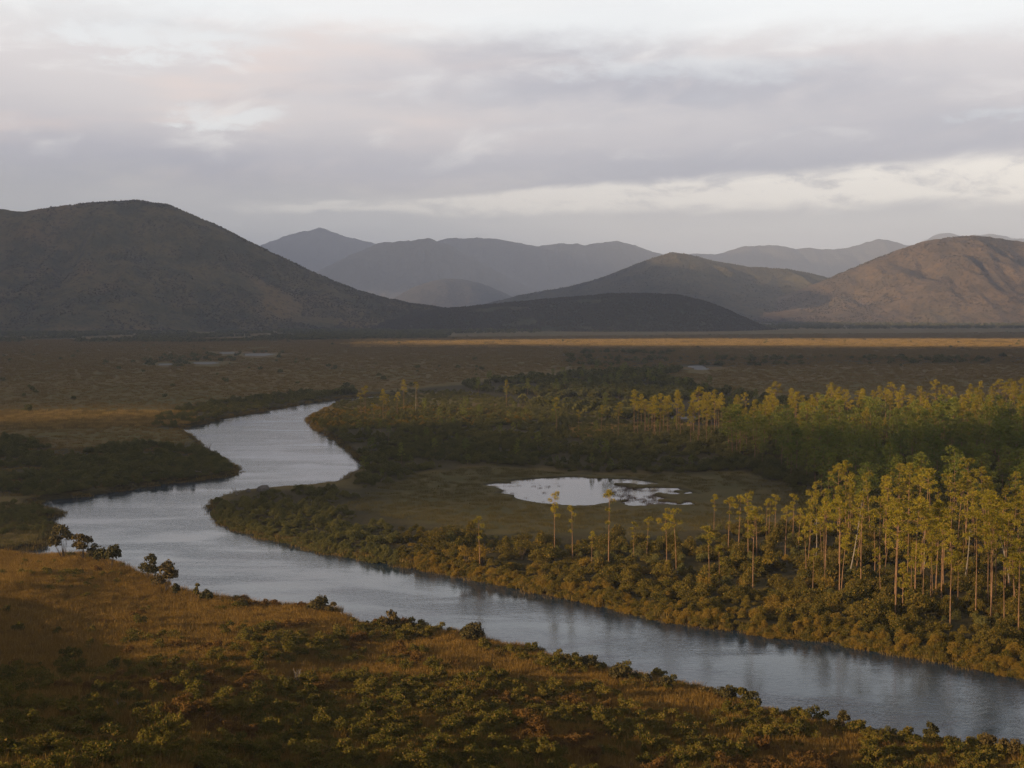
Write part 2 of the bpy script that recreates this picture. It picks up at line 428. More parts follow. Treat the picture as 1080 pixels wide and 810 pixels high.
class MB:
    """collects quads, tris and tubes"""
    def __init__(s): s.V = []; s.F = []
    def quad(s, c, a, b):
        i = len(s.V); c = np.asarray(c)
        s.V += [c - a - b, c + a - b, c + a + b, c - a + b]; s.F.append((i, i + 1, i + 2, i + 3))
    def blade(s, base, tip, w, bend=None):
        i = len(s.V); base = np.asarray(base); tip = np.asarray(tip)
        d = tip - base; side = np.cross(d, rnd_dir()); side = side / (np.linalg.norm(side) + 1e-9) * w
        s.V += [base - side, base + side, tip + side * 0.25, tip - side * 0.25]; s.F.append((i, i + 1, i + 2, i + 3))
    def tube(s, pts, rad, n=6):
        pts = [np.asarray(p, float) for p in pts]
        base = len(s.V)
        for k, p in enumerate(pts):
            t = pts[min(k + 1, len(pts) - 1)] - pts[max(k - 1, 0)]; t = t / (np.linalg.norm(t) + 1e-9)
            a = np.cross(t, [0.3, 1, 0.1]);
            if np.linalg.norm(a) < 1e-3: a = np.cross(t, [1, 0, 0])
            a /= np.linalg.norm(a); b = np.cross(t, a)
            for q in range(n):
                an = 2 * PI * q / n
                s.V.append(p + (a * math.cos(an) + b * math.sin(an)) * rad[k])
        for k in range(len(pts) - 1):
            for q in range(n):
                i = base + k * n + q; j = base + k * n + (q + 1) % n
                s.F.append((i, j, j + n, i + n))
        s.F.append(tuple(base + (len(pts) - 1) * n + q for q in range(n)))
    def obj(s, name, mat, link=True, parent=None):
        return mesh_obj(name, s.V, s.F, mat, link, parent)

def rnd_dir():
    z = random.uniform(-1, 1); a = random.uniform(0, 2 * PI); r = math.sqrt(1 - z * z)
    return np.array([r * math.cos(a), r * math.sin(a), z])

# ------------------------------------------------------------------ plant prototypes (mesh data shared by the copies)
def tuft(mb, c, r, n, ln, w, flat=0.75, up=0.35):
    """a puff of needles or leaves round a shoot end"""
    c = np.asarray(c, float)
    for k in range(n):
        d = rnd_dir(); d[2] = d[2] * flat + up * random.random(); d /= np.linalg.norm(d)
        rr = r * (0.35 + 0.65 * random.random() ** 0.5)
        p = c + d * rr * np.array([1, 1, flat])
        q = p + d * ln * random.uniform(0.6, 1.1) + rnd_dir() * ln * 0.35
        mb.blade(p - d * ln * 0.3, q, w * random.uniform(0.7, 1.3))

def make_pine(H, crown0, spread, nb, style, rt=0.098, needles=95, bw=0.045):
    """returns (trunk MB, crown MB) for a slim savanna pine of height H"""
    tr = MB(); cr = MB()
    lx, ly = random.uniform(-1, 1) * 0.045 * H, random.uniform(-1, 1) * 0.045 * H
    w1, w2 = random.uniform(0, 6), random.uniform(0, 6)
    def axis(t):
        return np.array([lx * t * t + 0.012 * H * math.sin(3.3 * t + w1) * t, ly * t * t + 0.012 * H * math.sin(2.7 * t + w2) * t, H * t])
    ts = [0, 0.03, 0.12, 0.25, 0.4, 0.55, 0.7, 0.82, 0.92, 0.985]
    tr.tube([axis(t) for t in ts], [rt * (1.5 if t == 0 else 1.0 - 0.78 * t) for t in ts], 7)
    for k in range(nb):
        t = crown0 + (1 - crown0) * ((k + random.random() * 0.8) / nb) * 0.97
        a = k * 2.4 + random.uniform(-0.5, 0.5)
        rel = (t - crown0) / (1 - crown0)
        if style == 'dome': ln = spread * math.sqrt(max(0.05, 1 - (rel - 0.35) ** 2 / 0.55)) * random.uniform(0.6, 1.1)
        elif style == 'flat': ln = spread * (0.45 + 0.75 * rel ** 0.7) * random.uniform(0.6, 1.05) * (1 if rel < 0.85 else 0.6)
        elif style == 'tier': ln = spread * (0.9 if (rel < 0.28 or rel > 0.55) else 0.25) * random.uniform(0.6, 1.1)
        else: ln = spread * (1.08 - 0.85 * rel) * random.uniform(0.65, 1.1)
        p = axis(t); rise = random.uniform(0.05, 0.5) * ln + 0.1
        e = p + np.array([math.cos(a) * ln, math.sin(a) * ln, rise])
        mid = (p + e) / 2 + np.array([0, 0, -0.08 * ln])
        tr.tube([p, mid, e], [0.045 * (1.2 - rel * 0.6), 0.03, 0.012], 4)
        pr = 0.30 + (0.17 if needles > 92 else 0.30) * spread * random.uniform(0.4, 1.15)
        tuft(cr, e, pr, needles, 0.24, bw)
        for q in range(random.choice((0, 0, 1, 1))):
            s2 = e * random.uniform(0.45, 0.9) + p * random.uniform(0.1, 0.2)
            s2 = p + (e - p) * random.uniform(0.4, 0.95) + rnd_dir() * pr * 0.9 + np.array([0, 0, 0.1])
            tuft(cr, s2, pr * random.uniform(0.6, 0.95), int(needles * 0.75), 0.24, bw)
    tuft(cr, axis(0.985), 0.5, needles, 0.3, 0.045, 0.9, 0.6)
    for q in range(random.choice((0, 0, 1, 2))):                      # stray tufts low on the stem
        p = axis(random.uniform(crown0 * 0.45, crown0 * 0.9)); d = rnd_dir(); d[2] = 0.2
        tuft(cr, p + d * 0.5, 0.3, int(needles * 0.6), 0.3, 0.05)
    return tr, cr

PINES = []          # (trunk object, crown object, height)
specs = [(13.0, 0.66, 1.5, 9, 'dome'), (14.5, 0.72, 1.4, 8, 'dome'), (12.0, 0.74, 1.5, 6, 'flat'), (13.5, 0.62, 1.45, 10, 'cone'),
         (12.5, 0.66, 1.3, 7, 'tier'), (11.0, 0.86, 0.95, 3, 'flat'), (10.0, 0.84, 0.85, 3, 'dome'), (15.0, 0.66, 1.65, 10, 'dome'),
         (8.5, 0.48, 1.25, 9, 'cone'), (13.0, 0.58, 1.5, 11, 'cone')]
for i, (H, c0, sp, nb, st) in enumerate(specs):
    tr, cr = make_pine(H, c0, sp, nb, st)
    PINES.append((tr.obj('trunk', M['bark'], False), cr.obj('crown', M['pine'], False), H))
# denser darker trees of the wood behind (leafed lower down)
WOODS = []
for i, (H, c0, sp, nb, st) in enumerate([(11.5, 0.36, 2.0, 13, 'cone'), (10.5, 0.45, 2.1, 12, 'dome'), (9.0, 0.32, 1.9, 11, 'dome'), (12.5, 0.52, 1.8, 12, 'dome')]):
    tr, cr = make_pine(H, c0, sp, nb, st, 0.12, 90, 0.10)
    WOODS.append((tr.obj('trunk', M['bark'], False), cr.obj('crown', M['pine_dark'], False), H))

def make_bush(rx, rz, lobes, leaves, lw, stem=True, ragged=0.0):
    st = MB(); fo = MB()
    cs_ = []
    for k in range(lobes):
        a = random.uniform(0, 2 * PI); rr = rx * math.sqrt(random.random()) * 0.72
        hgt = rz * random.uniform(0.42, 0.92) * (1 - 0.35 * (rr / rx) ** 2)
        rad = rx * random.uniform(0.26, 0.46)
        cs_.append((np.array([rr * math.cos(a), rr * math.sin(a), hgt - rad * 0.45]), rad))
        if stem:
            b = np.array([random.uniform(-0.08, 0.08) * rx, random.uniform(-0.08, 0.08) * rx, -0.1])
            st.tube([b, b * 0.5 + cs_[-1][0] * 0.5 + rnd_dir() * 0.06, cs_[-1][0]], [0.035 * rx + 0.012, 0.02 * rx + 0.008, 0.008], 4)
    for c_, rad in cs_:
        for k in range(leaves // lobes):
            d = rnd_dir(); d[2] = abs(d[2]) * 0.9 - 0.18
            d /= np.linalg.norm(d)
            p = c_ + d * rad * random.uniform(0.72, 1.0 + ragged)
            nrm = d * 0.6 + rnd_dir() * 0.75; nrm /= np.linalg.norm(nrm)
            a = np.cross(nrm, rnd_dir()); a /= np.linalg.norm(a) + 1e-9; b = np.cross(nrm, a)
            s_ = lw * random.uniform(0.6, 1.35)
            fo.quad(p, a * s_, b * s_ * 0.6)
    for k in range(26):
        c_, rad = random.choice(cs_); d = rnd_dir(); d[2] = abs(d[2]) * 0.8 + 0.25; d /= np.linalg.norm(d)
        q = c_ + d * rad * random.uniform(1.15, 1.6)
        fo.blade(c_ + d * rad * 0.5, q, 0.012 * rx)
        for j in range(6):
            nrm = rnd_dir(); a = np.cross(nrm, d); a /= np.linalg.norm(a) + 1e-9; b = np.cross(nrm, a)
            s_ = lw * random.uniform(0.5, 1.0); fo.quad(q - d * rad * random.uniform(0, 0.35) + rnd_dir() * lw, a * s_, b * s_ * 0.6)
    return st, fo

BUSH = []
for i in range(6):
    st, fo = make_bush((1.3, 1.1, 0.8, 1.25, 0.7, 1.5)[i], (1.3, 1.9, 2.3, 1.5, 1.9, 1.1)[i], (9, 12, 8, 14, 6, 10)[i], 1900, 0.052, True, (0.15, 0.3, 0.6, 0.25, 0.8, 0.45)[i])
    BUSH.append(fo)
BUSH_OBJ = {k: [b.obj('foliage', M[k], False) for b in BUSH] for k in ('bush', 'bush_dark', 'bush_gold')}
HEATH = []
for i in range(6):
    st, fo = make_bush(random.uniform(0.55, 0.85), random.uniform(0.6, 1.25), random.choice((4, 5, 7)), 800, 0.042, True, random.choice((0.2, 0.4, 0.7)))
    HEATH.append(fo)
HEATH_OBJ = [b.obj('foliage', M['heath'], False) for b in HEATH] + [b.obj('foliage', M['rusty_heath'], False) for b in HEATH]

def make_grass(n, r, h, w, droop=0.4):
    mb = MB()
    for k in range(n):
        a = random.uniform(0, 2 * PI); rr = r * math.sqrt(random.random())
        b = np.array([rr * math.cos(a), rr * math.sin(a), -0.06]); hh = h * random.uniform(0.55, 1.1)
        o = np.array([math.cos(a), math.sin(a), 0]) * droop * hh * random.uniform(0.1, 1) + rnd_dir() * 0.12 * hh
        o[2] = 0
        mb.blade(b, b + o + np.array([0, 0, hh]), w * random.uniform(0.6, 1.3))
    return mb
GRASS_OBJ = [make_grass(60, 0.45, random.uniform(0.45, 0.75), 0.018).obj('tuft', M['grass'], False) for i in range(5)]
SEDGE_OBJ = [make_grass(80, 1.6, random.uniform(0.7, 1.0), 0.05, 0.3).obj('tuft', M['sedge'], False) for i in range(4)]
SUNLIT_SEDGE_OBJ = [make_grass(80, 1.6, random.uniform(0.8, 1.1), 0.05, 0.3).obj('tuft', M['sunlit_sedge'], False) for i in range(4)]
MEAD_OBJ = [make_grass(80, 1.3, random.uniform(0.5, 0.8), 0.04, 0.3).obj('tuft', M['meadow'], False) for i in range(4)]
REED_OBJ = [make_grass(26, 0.8, random.uniform(0.5, 0.9), 0.03, 0.25).obj('tuft', M['reed'], False) for i in range(3)]
def low_bush(mat):
    st, fo = make_bush(1.2, 1.5, 5, 130, 0.26, False, 0.1)
    return fo.obj('foliage', mat, False)
FAR_OBJ = [low_bush(M['bush_dark']) for i in range(4)]
SCRUB_OBJ = [low_bush(M['scrub']) for i in range(4)]

# whole trees for the wood that is one mass
def joined(tr, cr, name):
    me = bpy.data.meshes.new(name)
    a, b = tr.data, cr.data
    V = [v.co[:] for v in a.vertices]; n = len(V); V += [v.co[:] for v in b.vertices]
    Fq = [tuple(p.vertices) for p in a.polygons]; k = len(Fq); Fq += [tuple(i + n for i in p.vertices) for p in b.polygons]
    me.from_pydata(V, [], Fq); me.materials.append(a.materials[0]); me.materials.append(b.materials[0])
    me.polygons.foreach_set('material_index', [0] * k + [1] * (len(Fq) - k)); me.update()
    return bpy.data.objects.new(name, me)
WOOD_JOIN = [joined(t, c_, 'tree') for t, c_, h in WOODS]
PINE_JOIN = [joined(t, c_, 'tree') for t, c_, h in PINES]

def stuff(name, label, pts, protos, cat):
    """uncountable plants: points that carry plants (x, y, z, turn, size, which)"""
    A = np.array(pts, float)
    me = bpy.data.meshes.new(name)
    me.vertices.add(len(A)); me.vertices.foreach_set('co', A[:, :3].ravel())
    for nm, ty, cidx in (('turn', 'FLOAT', 3), ('size', 'FLOAT', 4)):
        at = me.attributes.new(nm, ty, 'POINT'); at.data.foreach_set('value', A[:, cidx].astype(np.float32))
    at = me.attributes.new('which', 'INT', 'POINT'); at.data.foreach_set('value', A[:, 5].astype(np.int32))
    o = bpy.data.objects.new(name, me); COL.objects.link(o)
    coll = bpy.data.collections.new(name + '_kinds')
    for i, p in enumerate(protos):
        q = p.copy(); q.name = 'kind%02d' % i
        coll.objects.link(q)
    ng = bpy.data.node_groups.new(name, 'GeometryNodeTree')
    ng.interface.new_socket('Geometry', in_out='INPUT', socket_type='NodeSocketGeometry')
    ng.interface.new_socket('Geometry', in_out='OUTPUT', socket_type='NodeSocketGeometry')
    N = ng.nodes; L = ng.links
    gi = N.new('NodeGroupInput'); go = N.new('NodeGroupOutput')
    iop = N.new('GeometryNodeInstanceOnPoints'); ci = N.new('GeometryNodeCollectionInfo')
    ci.inputs['Collection'].default_value = coll; ci.inputs['Separate Children'].default_value = True; ci.inputs['Reset Children'].default_value = True
    def na(nm, ty):
        n = N.new('GeometryNodeInputNamedAttribute'); n.data_type = ty; n.inputs['Name'].default_value = nm
        return [s for s in n.outputs if s.enabled and s.name == 'Attribute'][0]
    cx = N.new('ShaderNodeCombineXYZ'); L.new(na('turn', 'FLOAT'), cx.inputs[2])
    sx = N.new('ShaderNodeCombineXYZ'); sz = na('size', 'FLOAT')
    for k in range(3): L.new(sz, sx.inputs[k])
    L.new(gi.outputs[0], iop.inputs['Points']); L.new(ci.outputs[0], iop.inputs['Instance'])
    iop.inputs['Pick Instance'].default_value = True
    L.new(na('which', 'INT'), iop.inputs['Instance Index'])
    L.new(cx.outputs[0], iop.inputs['Rotation']); L.new(sx.outputs[0], iop.inputs['Scale'])
    L.new(iop.outputs[0], go.inputs[0])
    md = o.modifiers.new('plants', 'NODES'); md.node_group = ng
    tag(o, label, cat, None, 'stuff')
    return o

# ------------------------------------------------------------------ the ground sheet
r = np.concatenate([np.geomspace(2.0, 60, 90)[:-1], np.geomspace(60, 120, 110)[:-1], np.geomspace(120, 330, 260)[:-1], np.geomspace(330, 700, 220)[:-1], np.geomspace(700, 1700, 170)[:-1], np.geomspace(1700, 15400, 95)])
ang = np.concatenate([np.linspace(-180, -27, 60)[:-1], np.linspace(-27, 27, 430)[:-1], np.linspace(27, 180, 60)[:-1]])
AA, RR = np.meshgrid(np.radians(ang), r)
X = RR * np.sin(AA); Y = RR * np.cos(AA)
DW = water_d(X, Y)
Z = ground_h(X, Y, DW)
nr, na_ = X.shape
V = np.stack([X, Y, Z], -1).reshape(-1, 3)
V = np.vstack([V, [[0, 0, float(land_h(0, 0))]]])
idx = np.arange(nr * na_).reshape(nr, na_)
a = idx[:-1]; b = np.roll(idx, -1, 1)[:-1]; c_ = np.roll(idx, -1, 1)[1:]; d_ = idx[1:]
quads = np.stack([a, d_, c_, b], -1).reshape(-1, 4).tolist()
quads += [(int(idx[0, k]), int(idx[0, (k + 1) % na_]), nr * na_) for k in range(na_)]
ground = mesh_obj('ground', V, quads, M['ground'], smooth=True)

# zones of ground cover, traced on the ground
MEADOW = [unp(*p, 1) for p in [(395, 517), (440, 498), (520, 490), (600, 496), (640, 498), (760, 497), (830, 500), (850, 520), (820, 545), (760, 556), (690, 566), (620, 560), (560, 566), (500, 562), (440, 552), (400, 545), (360, 533)]]
BANKSCRUB = [unp(*p, 1) for p in [(222, 536), (240, 525), (290, 517), (345, 514), (390, 520), (360, 534), (400, 547), (440, 554), (500, 564), (560, 568), (620, 563), (690, 568), (770, 556), (850, 548), (1100, 548), (1250, 560), (1330, 768)]] + \
    [unp(*p, 1) for p in FAR_BANK[:35]]
GROVE = [unp(*p, 1) for p in [(840, 575), (862, 560), (900, 552), (1110, 548), (1400, 690), (1060, 672), (1000, 655), (940, 640), (880, 630), (845, 605)]]
WOOD = [unp(*p, 1) for p in [(760, 470), (800, 462), (900, 458), (1400, 455), (1420, 552), (900, 552), (850, 545), (845, 520), (800, 500), (770, 492)]]
BACKROW = [unp(*p, 1) for p in [(640, 459), (700, 452), (800, 448), (900, 444), (1400, 440), (1400, 470), (900, 474), (780, 474), (680, 468)]]
THICKET = [unp(*p, 1) for p in [(372, 488), (390, 492), (372, 512), (392, 517), (440, 497), (520, 489), (600, 494), (700, 496), (780, 496), (800, 470), (760, 455), (700, 447), (620, 440), (560, 432), (480, 428), (430, 434), (375, 437), (332, 446), (345, 458), (362, 472)]]
BELT = [unp(*p, 1) for p in [(330, 419), (420, 413), (500, 404), (560, 398), (640, 392), (720, 388), (700, 398), (740, 408), (800, 420), (900, 428), (1400, 425), (1400, 440), (900, 444), (800, 446), (700, 447), (560, 426), (480, 414), (430, 413), (360, 414)]]
LEFTSCRUB = [unp(*p, 1) for p in [(-380, 462), (20, 462), (60, 474), (120, 470), (190, 468), (210, 472), (228, 484), (252, 497), (200, 508), (140, 513), (100, 516), (60, 522), (-380, 522)]]
LEFTSTRIP = [unp(*p, 1) for p in [(186, 452), (150, 446), (200, 428), (260, 420), (320, 413), (372, 414), (352, 420), (300, 428), (240, 439), (205, 447)]]
LEFTEND = [unp(*p, 1) for p in [(-380, 530), (30, 531), (58, 538), (58, 560), (40, 575), (-380, 582)]]
SOUTHBELT = [unp(*p, 1) for p in [(590, 372), (700, 371), (830, 376), (960, 377), (1420, 374), (1420, 382), (900, 384), (720, 386), (600, 384)]]

def inpoly(poly, x, y): return sdist(poly, x, y) < 0
S_ = near_s(X, Y)
cover = np.zeros((nr * na_ + 1, 3), np.float32)
xn = X.ravel(); yn = Y.ravel()
cover[:-1, 0] = sstep(-1, 4, S_).ravel()
jit = (fbm(xn / 9, yn / 9, 3) - 0.5) * 14
m2 = 1 - sstep(-3, 6, sdist(MEADOW, xn, yn) + jit)
cover[:-1, 1] = m2 * (1 - cover[:-1, 0])
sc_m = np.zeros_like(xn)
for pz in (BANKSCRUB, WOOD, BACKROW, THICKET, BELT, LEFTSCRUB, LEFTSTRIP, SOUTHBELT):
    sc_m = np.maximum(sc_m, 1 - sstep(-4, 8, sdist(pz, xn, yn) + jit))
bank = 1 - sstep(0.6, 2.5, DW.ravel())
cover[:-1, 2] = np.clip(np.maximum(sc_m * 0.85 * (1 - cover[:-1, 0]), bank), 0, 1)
at = ground.data.attributes.new('cover', 'FLOAT_VECTOR', 'POINT'); at.data.foreach_set('vector', cover.ravel())
tag(ground, 'brown grassy plain and near slope, from the hillside down to the foot of the hills', 'ground', None, 'structure')

def water_sheet(name, poly, mat, step, label, cat):
    P = np.array(poly); x0, y0 = P.min(0) - 4; x1, y1 = P.max(0) + 4
    nx = int((x1 - x0) / step) + 1; ny = int((y1 - y0) / step) + 1
    gx = x0 + np.arange(nx + 1) * step; gy = y0 + np.arange(ny + 1) * step
    CX, CY = np.meshgrid(gx[:-1] + step / 2, gy[:-1] + step / 2)
    keep = sdist(poly, CX, CY) < step + 2.0
    ids = {}; Vv = []; Ff = []
    for j, i in zip(*np.nonzero(keep)):
        q = []
        for (p, s) in ((i, j), (i + 1, j), (i + 1, j + 1), (i, j + 1)):
            if (p, s) not in ids: ids[(p, s)] = len(Vv); Vv.append((gx[p], gy[s], 0.0))
            q.append(ids[(p, s)])
        Ff.append(tuple(q))
    return tag(mesh_obj(name, Vv, Ff, mat), label, cat, None, 'structure')
water_sheet('river', RIVER, M['river'], 3.0, 'wide grey-blue river winding across the plain from the right foreground', 'river')
water_sheet('pond', POND, M['pond'], 2.0, 'pale still pond in the marsh meadow right of the river bend', 'pond')
for q, lb in zip(POOLS, ['bright small pool far off beyond the sunlit wood', 'widest thin pool far off on the left plain', 'short thin pool behind the others on the left plain', 'thin pool nearest us on the left plain',
                         'tiny pool at the left end of the far plain pools', 'narrow channel glinting between the trunks of the back row of pines', 'short glint of water inside the sunlit back wood']):
    water_sheet('pool', q, M['pool'], 3.0, lb, 'pool')

# ------------------------------------------------------------------ hills and ranges
def hill(name, trace, D, depth, mat, label, nx=150, ny=70, gully=0.3, gs=1.0, rag=0.03, seed=0.0):
    pts = [at_dist(px, py, D) for px, py in trace]
    xs = np.array([p[0] for p in pts]); zs = np.array([p[2] for p in pts])
    # smooth the traced ridge a little, keep its small notches with noise
    gx = np.linspace(xs[0] - depth * 0.15, xs[-1] + depth * 0.15, nx)
    fine = np.linspace(gx[0], gx[-1], nx * 4)
    zr = np.interp(fine, xs, zs, left=zs[0], right=zs[-1])
    kw = max(3, int(0.012 * len(fine)) | 1)
    ker = np.hanning(kw + 2); ker /= ker.sum()
    zr = np.convolve(np.pad(zr, len(ker) // 2, mode='edge'), ker, 'same')[len(ker) // 2:-(len(ker) // 2)]
    zr = np.interp(gx, fine, zr)
    zr = zr + (fbm(gx / (depth * 0.13) + seed, gx * 0 + 2.0, 4) - 0.5) * rag * np.maximum(zr, 0)
    edge = sstep(0, 0.05, (gx - gx[0]) / (gx[-1] - gx[0])) * sstep(0, 0.05, (gx[-1] - gx) / (gx[-1] - gx[0]))
    tv = np.linspace(-1, 1, ny)
    GX, T = np.meshgrid(gx, tv)
    # the ridge line wanders in depth; lower ground has a shallower footprint
    hrel = np.clip(zr / zr.max(), 0.12, 1)
    wand = (fbm(gx / (depth * 0.7) + seed, gx * 0 + seed, 3) - 0.5) * depth * 0.25
    GY = D + T * depth * (0.45 + 0.55 * hrel)[None, :]
    prof = 1 - np.abs(T) ** 1.35
    prof = prof * prof * (3 - 2 * prof) * 0.45 + prof * 0.55
    s = gs * depth
    rid = 1 - np.abs(2 * fbm(GX / (s * 0.42) + seed * 3 + T * 0.35, GY / (s * 1.3) + seed, 4) - 1)
    rid2 = 1 - np.abs(2 * fbm(GX / (s * 0.12) + seed * 5 + T * 0.6, GY / (s * 0.5), 3) - 1)
    side = sstep(0.03, 0.4, np.abs(T)) * prof ** 0.4
    ZZ = (zr * edge)[None, :] * (prof * (1 - gully * side * (1.0 - rid) * 1.6) - gully * 0.22 * side * (1 - rid2))
    ZZ += (fbm(GX / (s * 0.035), GY / (s * 0.035), 3) - 0.5) * depth * 0.009 * sstep(0.02, 0.3, prof)
    ZZ = np.where(np.abs(T) >= 0.999, -2.0, ZZ) - 0.8
    Vv = np.stack([GX, GY + wand[None, :] * prof * 0.0 + 0 * GX, ZZ], -1).reshape(-1, 3)
    ii = np.arange(nx * ny).reshape(ny, nx)
    q = np.stack([ii[:-1, :-1], ii[:-1, 1:], ii[1:, 1:], ii[1:, :-1]], -1).reshape(-1, 4)
    o = mesh_obj(name, Vv, q, mat, smooth=True)
    tag(o, label, 'hill' if 'hill' in name else 'mountain', None, 'structure')
    return o, (gx, tv, GX, GY, ZZ)

hl, HL = hill('hill', [(-330, 290), (-230, 250), (-120, 228), (-380, 222), (0, 221), (30, 222.5), (60, 218), (100, 213.5), (145, 211.5), (180, 216), (205, 227), (235, 241), (265, 256), (300, 273), (340, 291), (375, 305), (410, 315), (450, 322), (490, 327), (540, 331)],
          2850, 640, M['hill_near'], 'large dark rounded hill rising at the left edge of the plain', 320, 140, 0.50, 0.7, seed=1.7)
hd, HD = hill('hill', [(420, 334), (465, 326), (520, 321), (560, 317), (600, 313.5), (640, 310), (685, 309.5), (715, 311.5), (740, 317), (762, 325), (782, 334), (800, 343), (815, 350)],
          2700, 380, M['hill_dark'], 'low dark wooded hill in front of the middle of the ranges', 200, 80, 0.12, 1.2, seed=4.2)
hm, HM = hill('hill', [(500, 324), (550, 311), (600, 302), (635, 293), (665, 281), (690, 271), (708, 266.5), (725, 269), (745, 274), (775, 279), (800, 282), (830, 284), (858, 289), (880, 295), (910, 305), (950, 318), (1000, 324)],
          4500, 900, M['hill_mid'], 'brown hill with one peak between the low dark hill and the far range', 260, 110, 0.30, 0.6, seed=7.9)
hr, HR = hill('hill', [(780, 326), (830, 310), (860, 299), (890, 287), (920, 274), (950, 262), (975, 254.5), (1000, 250.5), (1025, 248.5), (1050, 251), (1080, 255), (1420, 258), (1190, 270), (1260, 296), (1320, 318)],
          4000, 720, M['hill_right'], 'sunlit reddish-brown hill with steep gullies at the right edge', 320, 130, 0.36, 0.6, seed=11.3)
hill('hill', [(395, 324), (420, 312), (440, 301), (455, 296), (468, 293.5), (485, 294), (505, 298), (525, 306), (545, 315), (570, 324)],
     7000, 850, M['range'], 'small hazy hump between the large left hill and the low dark hill', 90, 50, 0.25, 0.8, seed=2.2)
far = [('mountain', [(180, 300), (240, 272), (285, 256), (310, 249), (328, 245), (338, 241.5), (350, 246), (372, 252), (400, 257), (440, 268), (500, 300)], 10500, 1500, 'pale blue far mountain with a pointed summit behind the large left hill', 3.3),
       ('mountain', [(300, 310), (340, 283), (375, 265), (400, 257.5), (425, 255.5), (452, 253), (466, 257), (490, 268), (520, 284), (560, 304), (600, 320)], 7600, 1100, 'hazy blue mountain standing before the far range left of centre', 5.1),
       ('mountain', [(400, 300), (440, 264), (470, 252.5), (500, 250.5), (525, 252), (552, 257), (575, 260), (600, 257.5), (630, 256), (650, 256), (672, 261), (700, 268), (740, 281), (800, 305)], 9000, 1300, 'long level-topped blue range in the centre distance', 6.4),
       ('mountain', [(640, 300), (690, 272), (735, 267), (765, 265), (790, 260), (808, 256), (820, 256), (838, 260), (852, 259.5), (870, 263), (890, 262), (905, 257), (926, 251.5), (945, 257), (970, 263), (1010, 276), (1060, 300)], 9500, 1300, 'far blue range with twin low peaks right of centre', 8.8),
       ('mountain', [(900, 300), (940, 268), (965, 257), (985, 250), (1000, 247.5), (1015, 250), (1045, 249), (1080, 252), (1140, 258), (1220, 280), (1300, 310)], 11000, 1400, 'farthest pale summit peeping over the sunlit right hill', 9.6)]
for nm, tr_, D, dp, lb, sd in far:
    hill(nm, tr_, D * 1.22, dp * 1.22, M['range'], lb, 220, 60, 0.34, 0.6, rag=0.11, seed=sd)

# ------------------------------------------------------------------ air
hz = bmesh.new(); bmesh.ops.create_cube(hz, size=1.0)
me = bpy.data.meshes.new('haze'); hz.to_mesh(me); hz.free()
haze = bpy.data.objects.new('haze', me); COL.objects.link(haze)
HTOP = 800.0; HBOT = -6.0
haze.scale = (17000, 16500, HTOP - HBOT); haze.location = (0, 7400, (HTOP + HBOT) / 2)
m, gg, out = new_mat('haze_air')
pv = gg.node('ShaderNodeVolumePrincipled'); pv.inputs['Color'].default_value = (0.66, 0.78, 1.0, 1); pv.inputs['Density'].default_value = 0.000098
pv.inputs['Anisotropy'].default_value = 0.0
gg.l.new(pv.outputs[0], out.inputs['Volume'])
me.materials.append(m)
tag(haze, 'thin blue-grey evening haze filling the valley air', 'haze', None, 'stuff')

# ------------------------------------------------------------------ unseen stratus sheet added below the sun, holes cut to shape the sunlight
CB = HTOP + 20.0
OFF = LH * CB / math.tan(EL)
SH = LH / math.tan(EL)
LIT = []
def lit(pxs, zr, soft=0.0):
    P = [np.array(unp(px, py, 0.0)) for px, py in pxs]
    LIT.append([tuple(p + SH * zr) for p in P])
for zz_ in (3.0, 9.0, 17.0): lit([(-500, 592), (30, 588), (100, 590), (190, 622), (260, 640), (400, 662), (520, 682), (700, 724), (860, 762), (1080, 790), (1400, 850), (1600, 1500), (-700, 1500)], zz_)     # near slope
lit([(425, 600), (470, 572), (560, 574), (640, 582), (700, 590), (760, 580), (860, 570), (1090, 566), (1250, 570), (1400, 800), (1080, 716), (860, 674), (640, 640)], 1.8)   # far bank
lit([(500, 575), (560, 572), (700, 568), (790, 556), (870, 545), (1400, 540), (1150, 690), (960, 690), (700, 650), (500, 610)], 9.0)          # crowns over it
for zz_ in (6.0, 9.5, 13.0): lit([(575, 462), (640, 452), (700, 449), (800, 444), (900, 438), (1140, 430), (1140, 482), (1000, 484), (800, 482), (700, 474), (640, 470)], zz_)             # back row
lit([(612, 449), (720, 446), (730, 458), (620, 460)], 0.8)
lit([(312, 441), (338, 425), (440, 416), (590, 424), (590, 450), (440, 455), (335, 460)], 7.5)
lit([(312, 442), (334, 430), (440, 426), (560, 430), (560, 448), (440, 452), (335, 456)], 1.0)
lit([(380, 363), (440, 360.5), (600, 359), (900, 358.5), (1200, 359), (1200, 367.5), (900, 367), (600, 366), (440, 364.5)], 0.7)
lit([(-120, 433), (100, 434.5), (195, 436.5), (205, 441), (180, 444), (100, 447.5), (-120, 449)], 0.7)
ex = np.concatenate([np.arange(-1500, -230, 40), np.arange(-230, 330, 9), np.arange(330, 1500, 40)])
ey = np.concatenate([np.arange(-200, 120, 40), np.arange(120, 760, 9), np.arange(760, 3900, 40), np.arange(3900, 6300, 120)])
CX, CY = np.meshgrid((ex[:-1] + ex[1:]) / 2, (ey[:-1] + ey[1:]) / 2)
dl = np.full(CX.shape, 1e9)
for q in LIT:
    dl = np.minimum(dl, sdist(q, CX, CY))
scl = np.clip(np.hypot(CX, CY) / 500, 0.4, 3)
dl = dl + (fbm(CX / (18 * scl), CY / (18 * scl), 3) - 0.5) * 16 * scl
wx = CX - OFF[0]; wy = CY - OFF[1]
keep = (dl > 0) & ~((wy > 0) & (wx > -0.80 * wy)) & ~((CX > np.where(CY > 3900, 1000, 560)) & (CY > 2750))
nyc, nxc = keep.shape
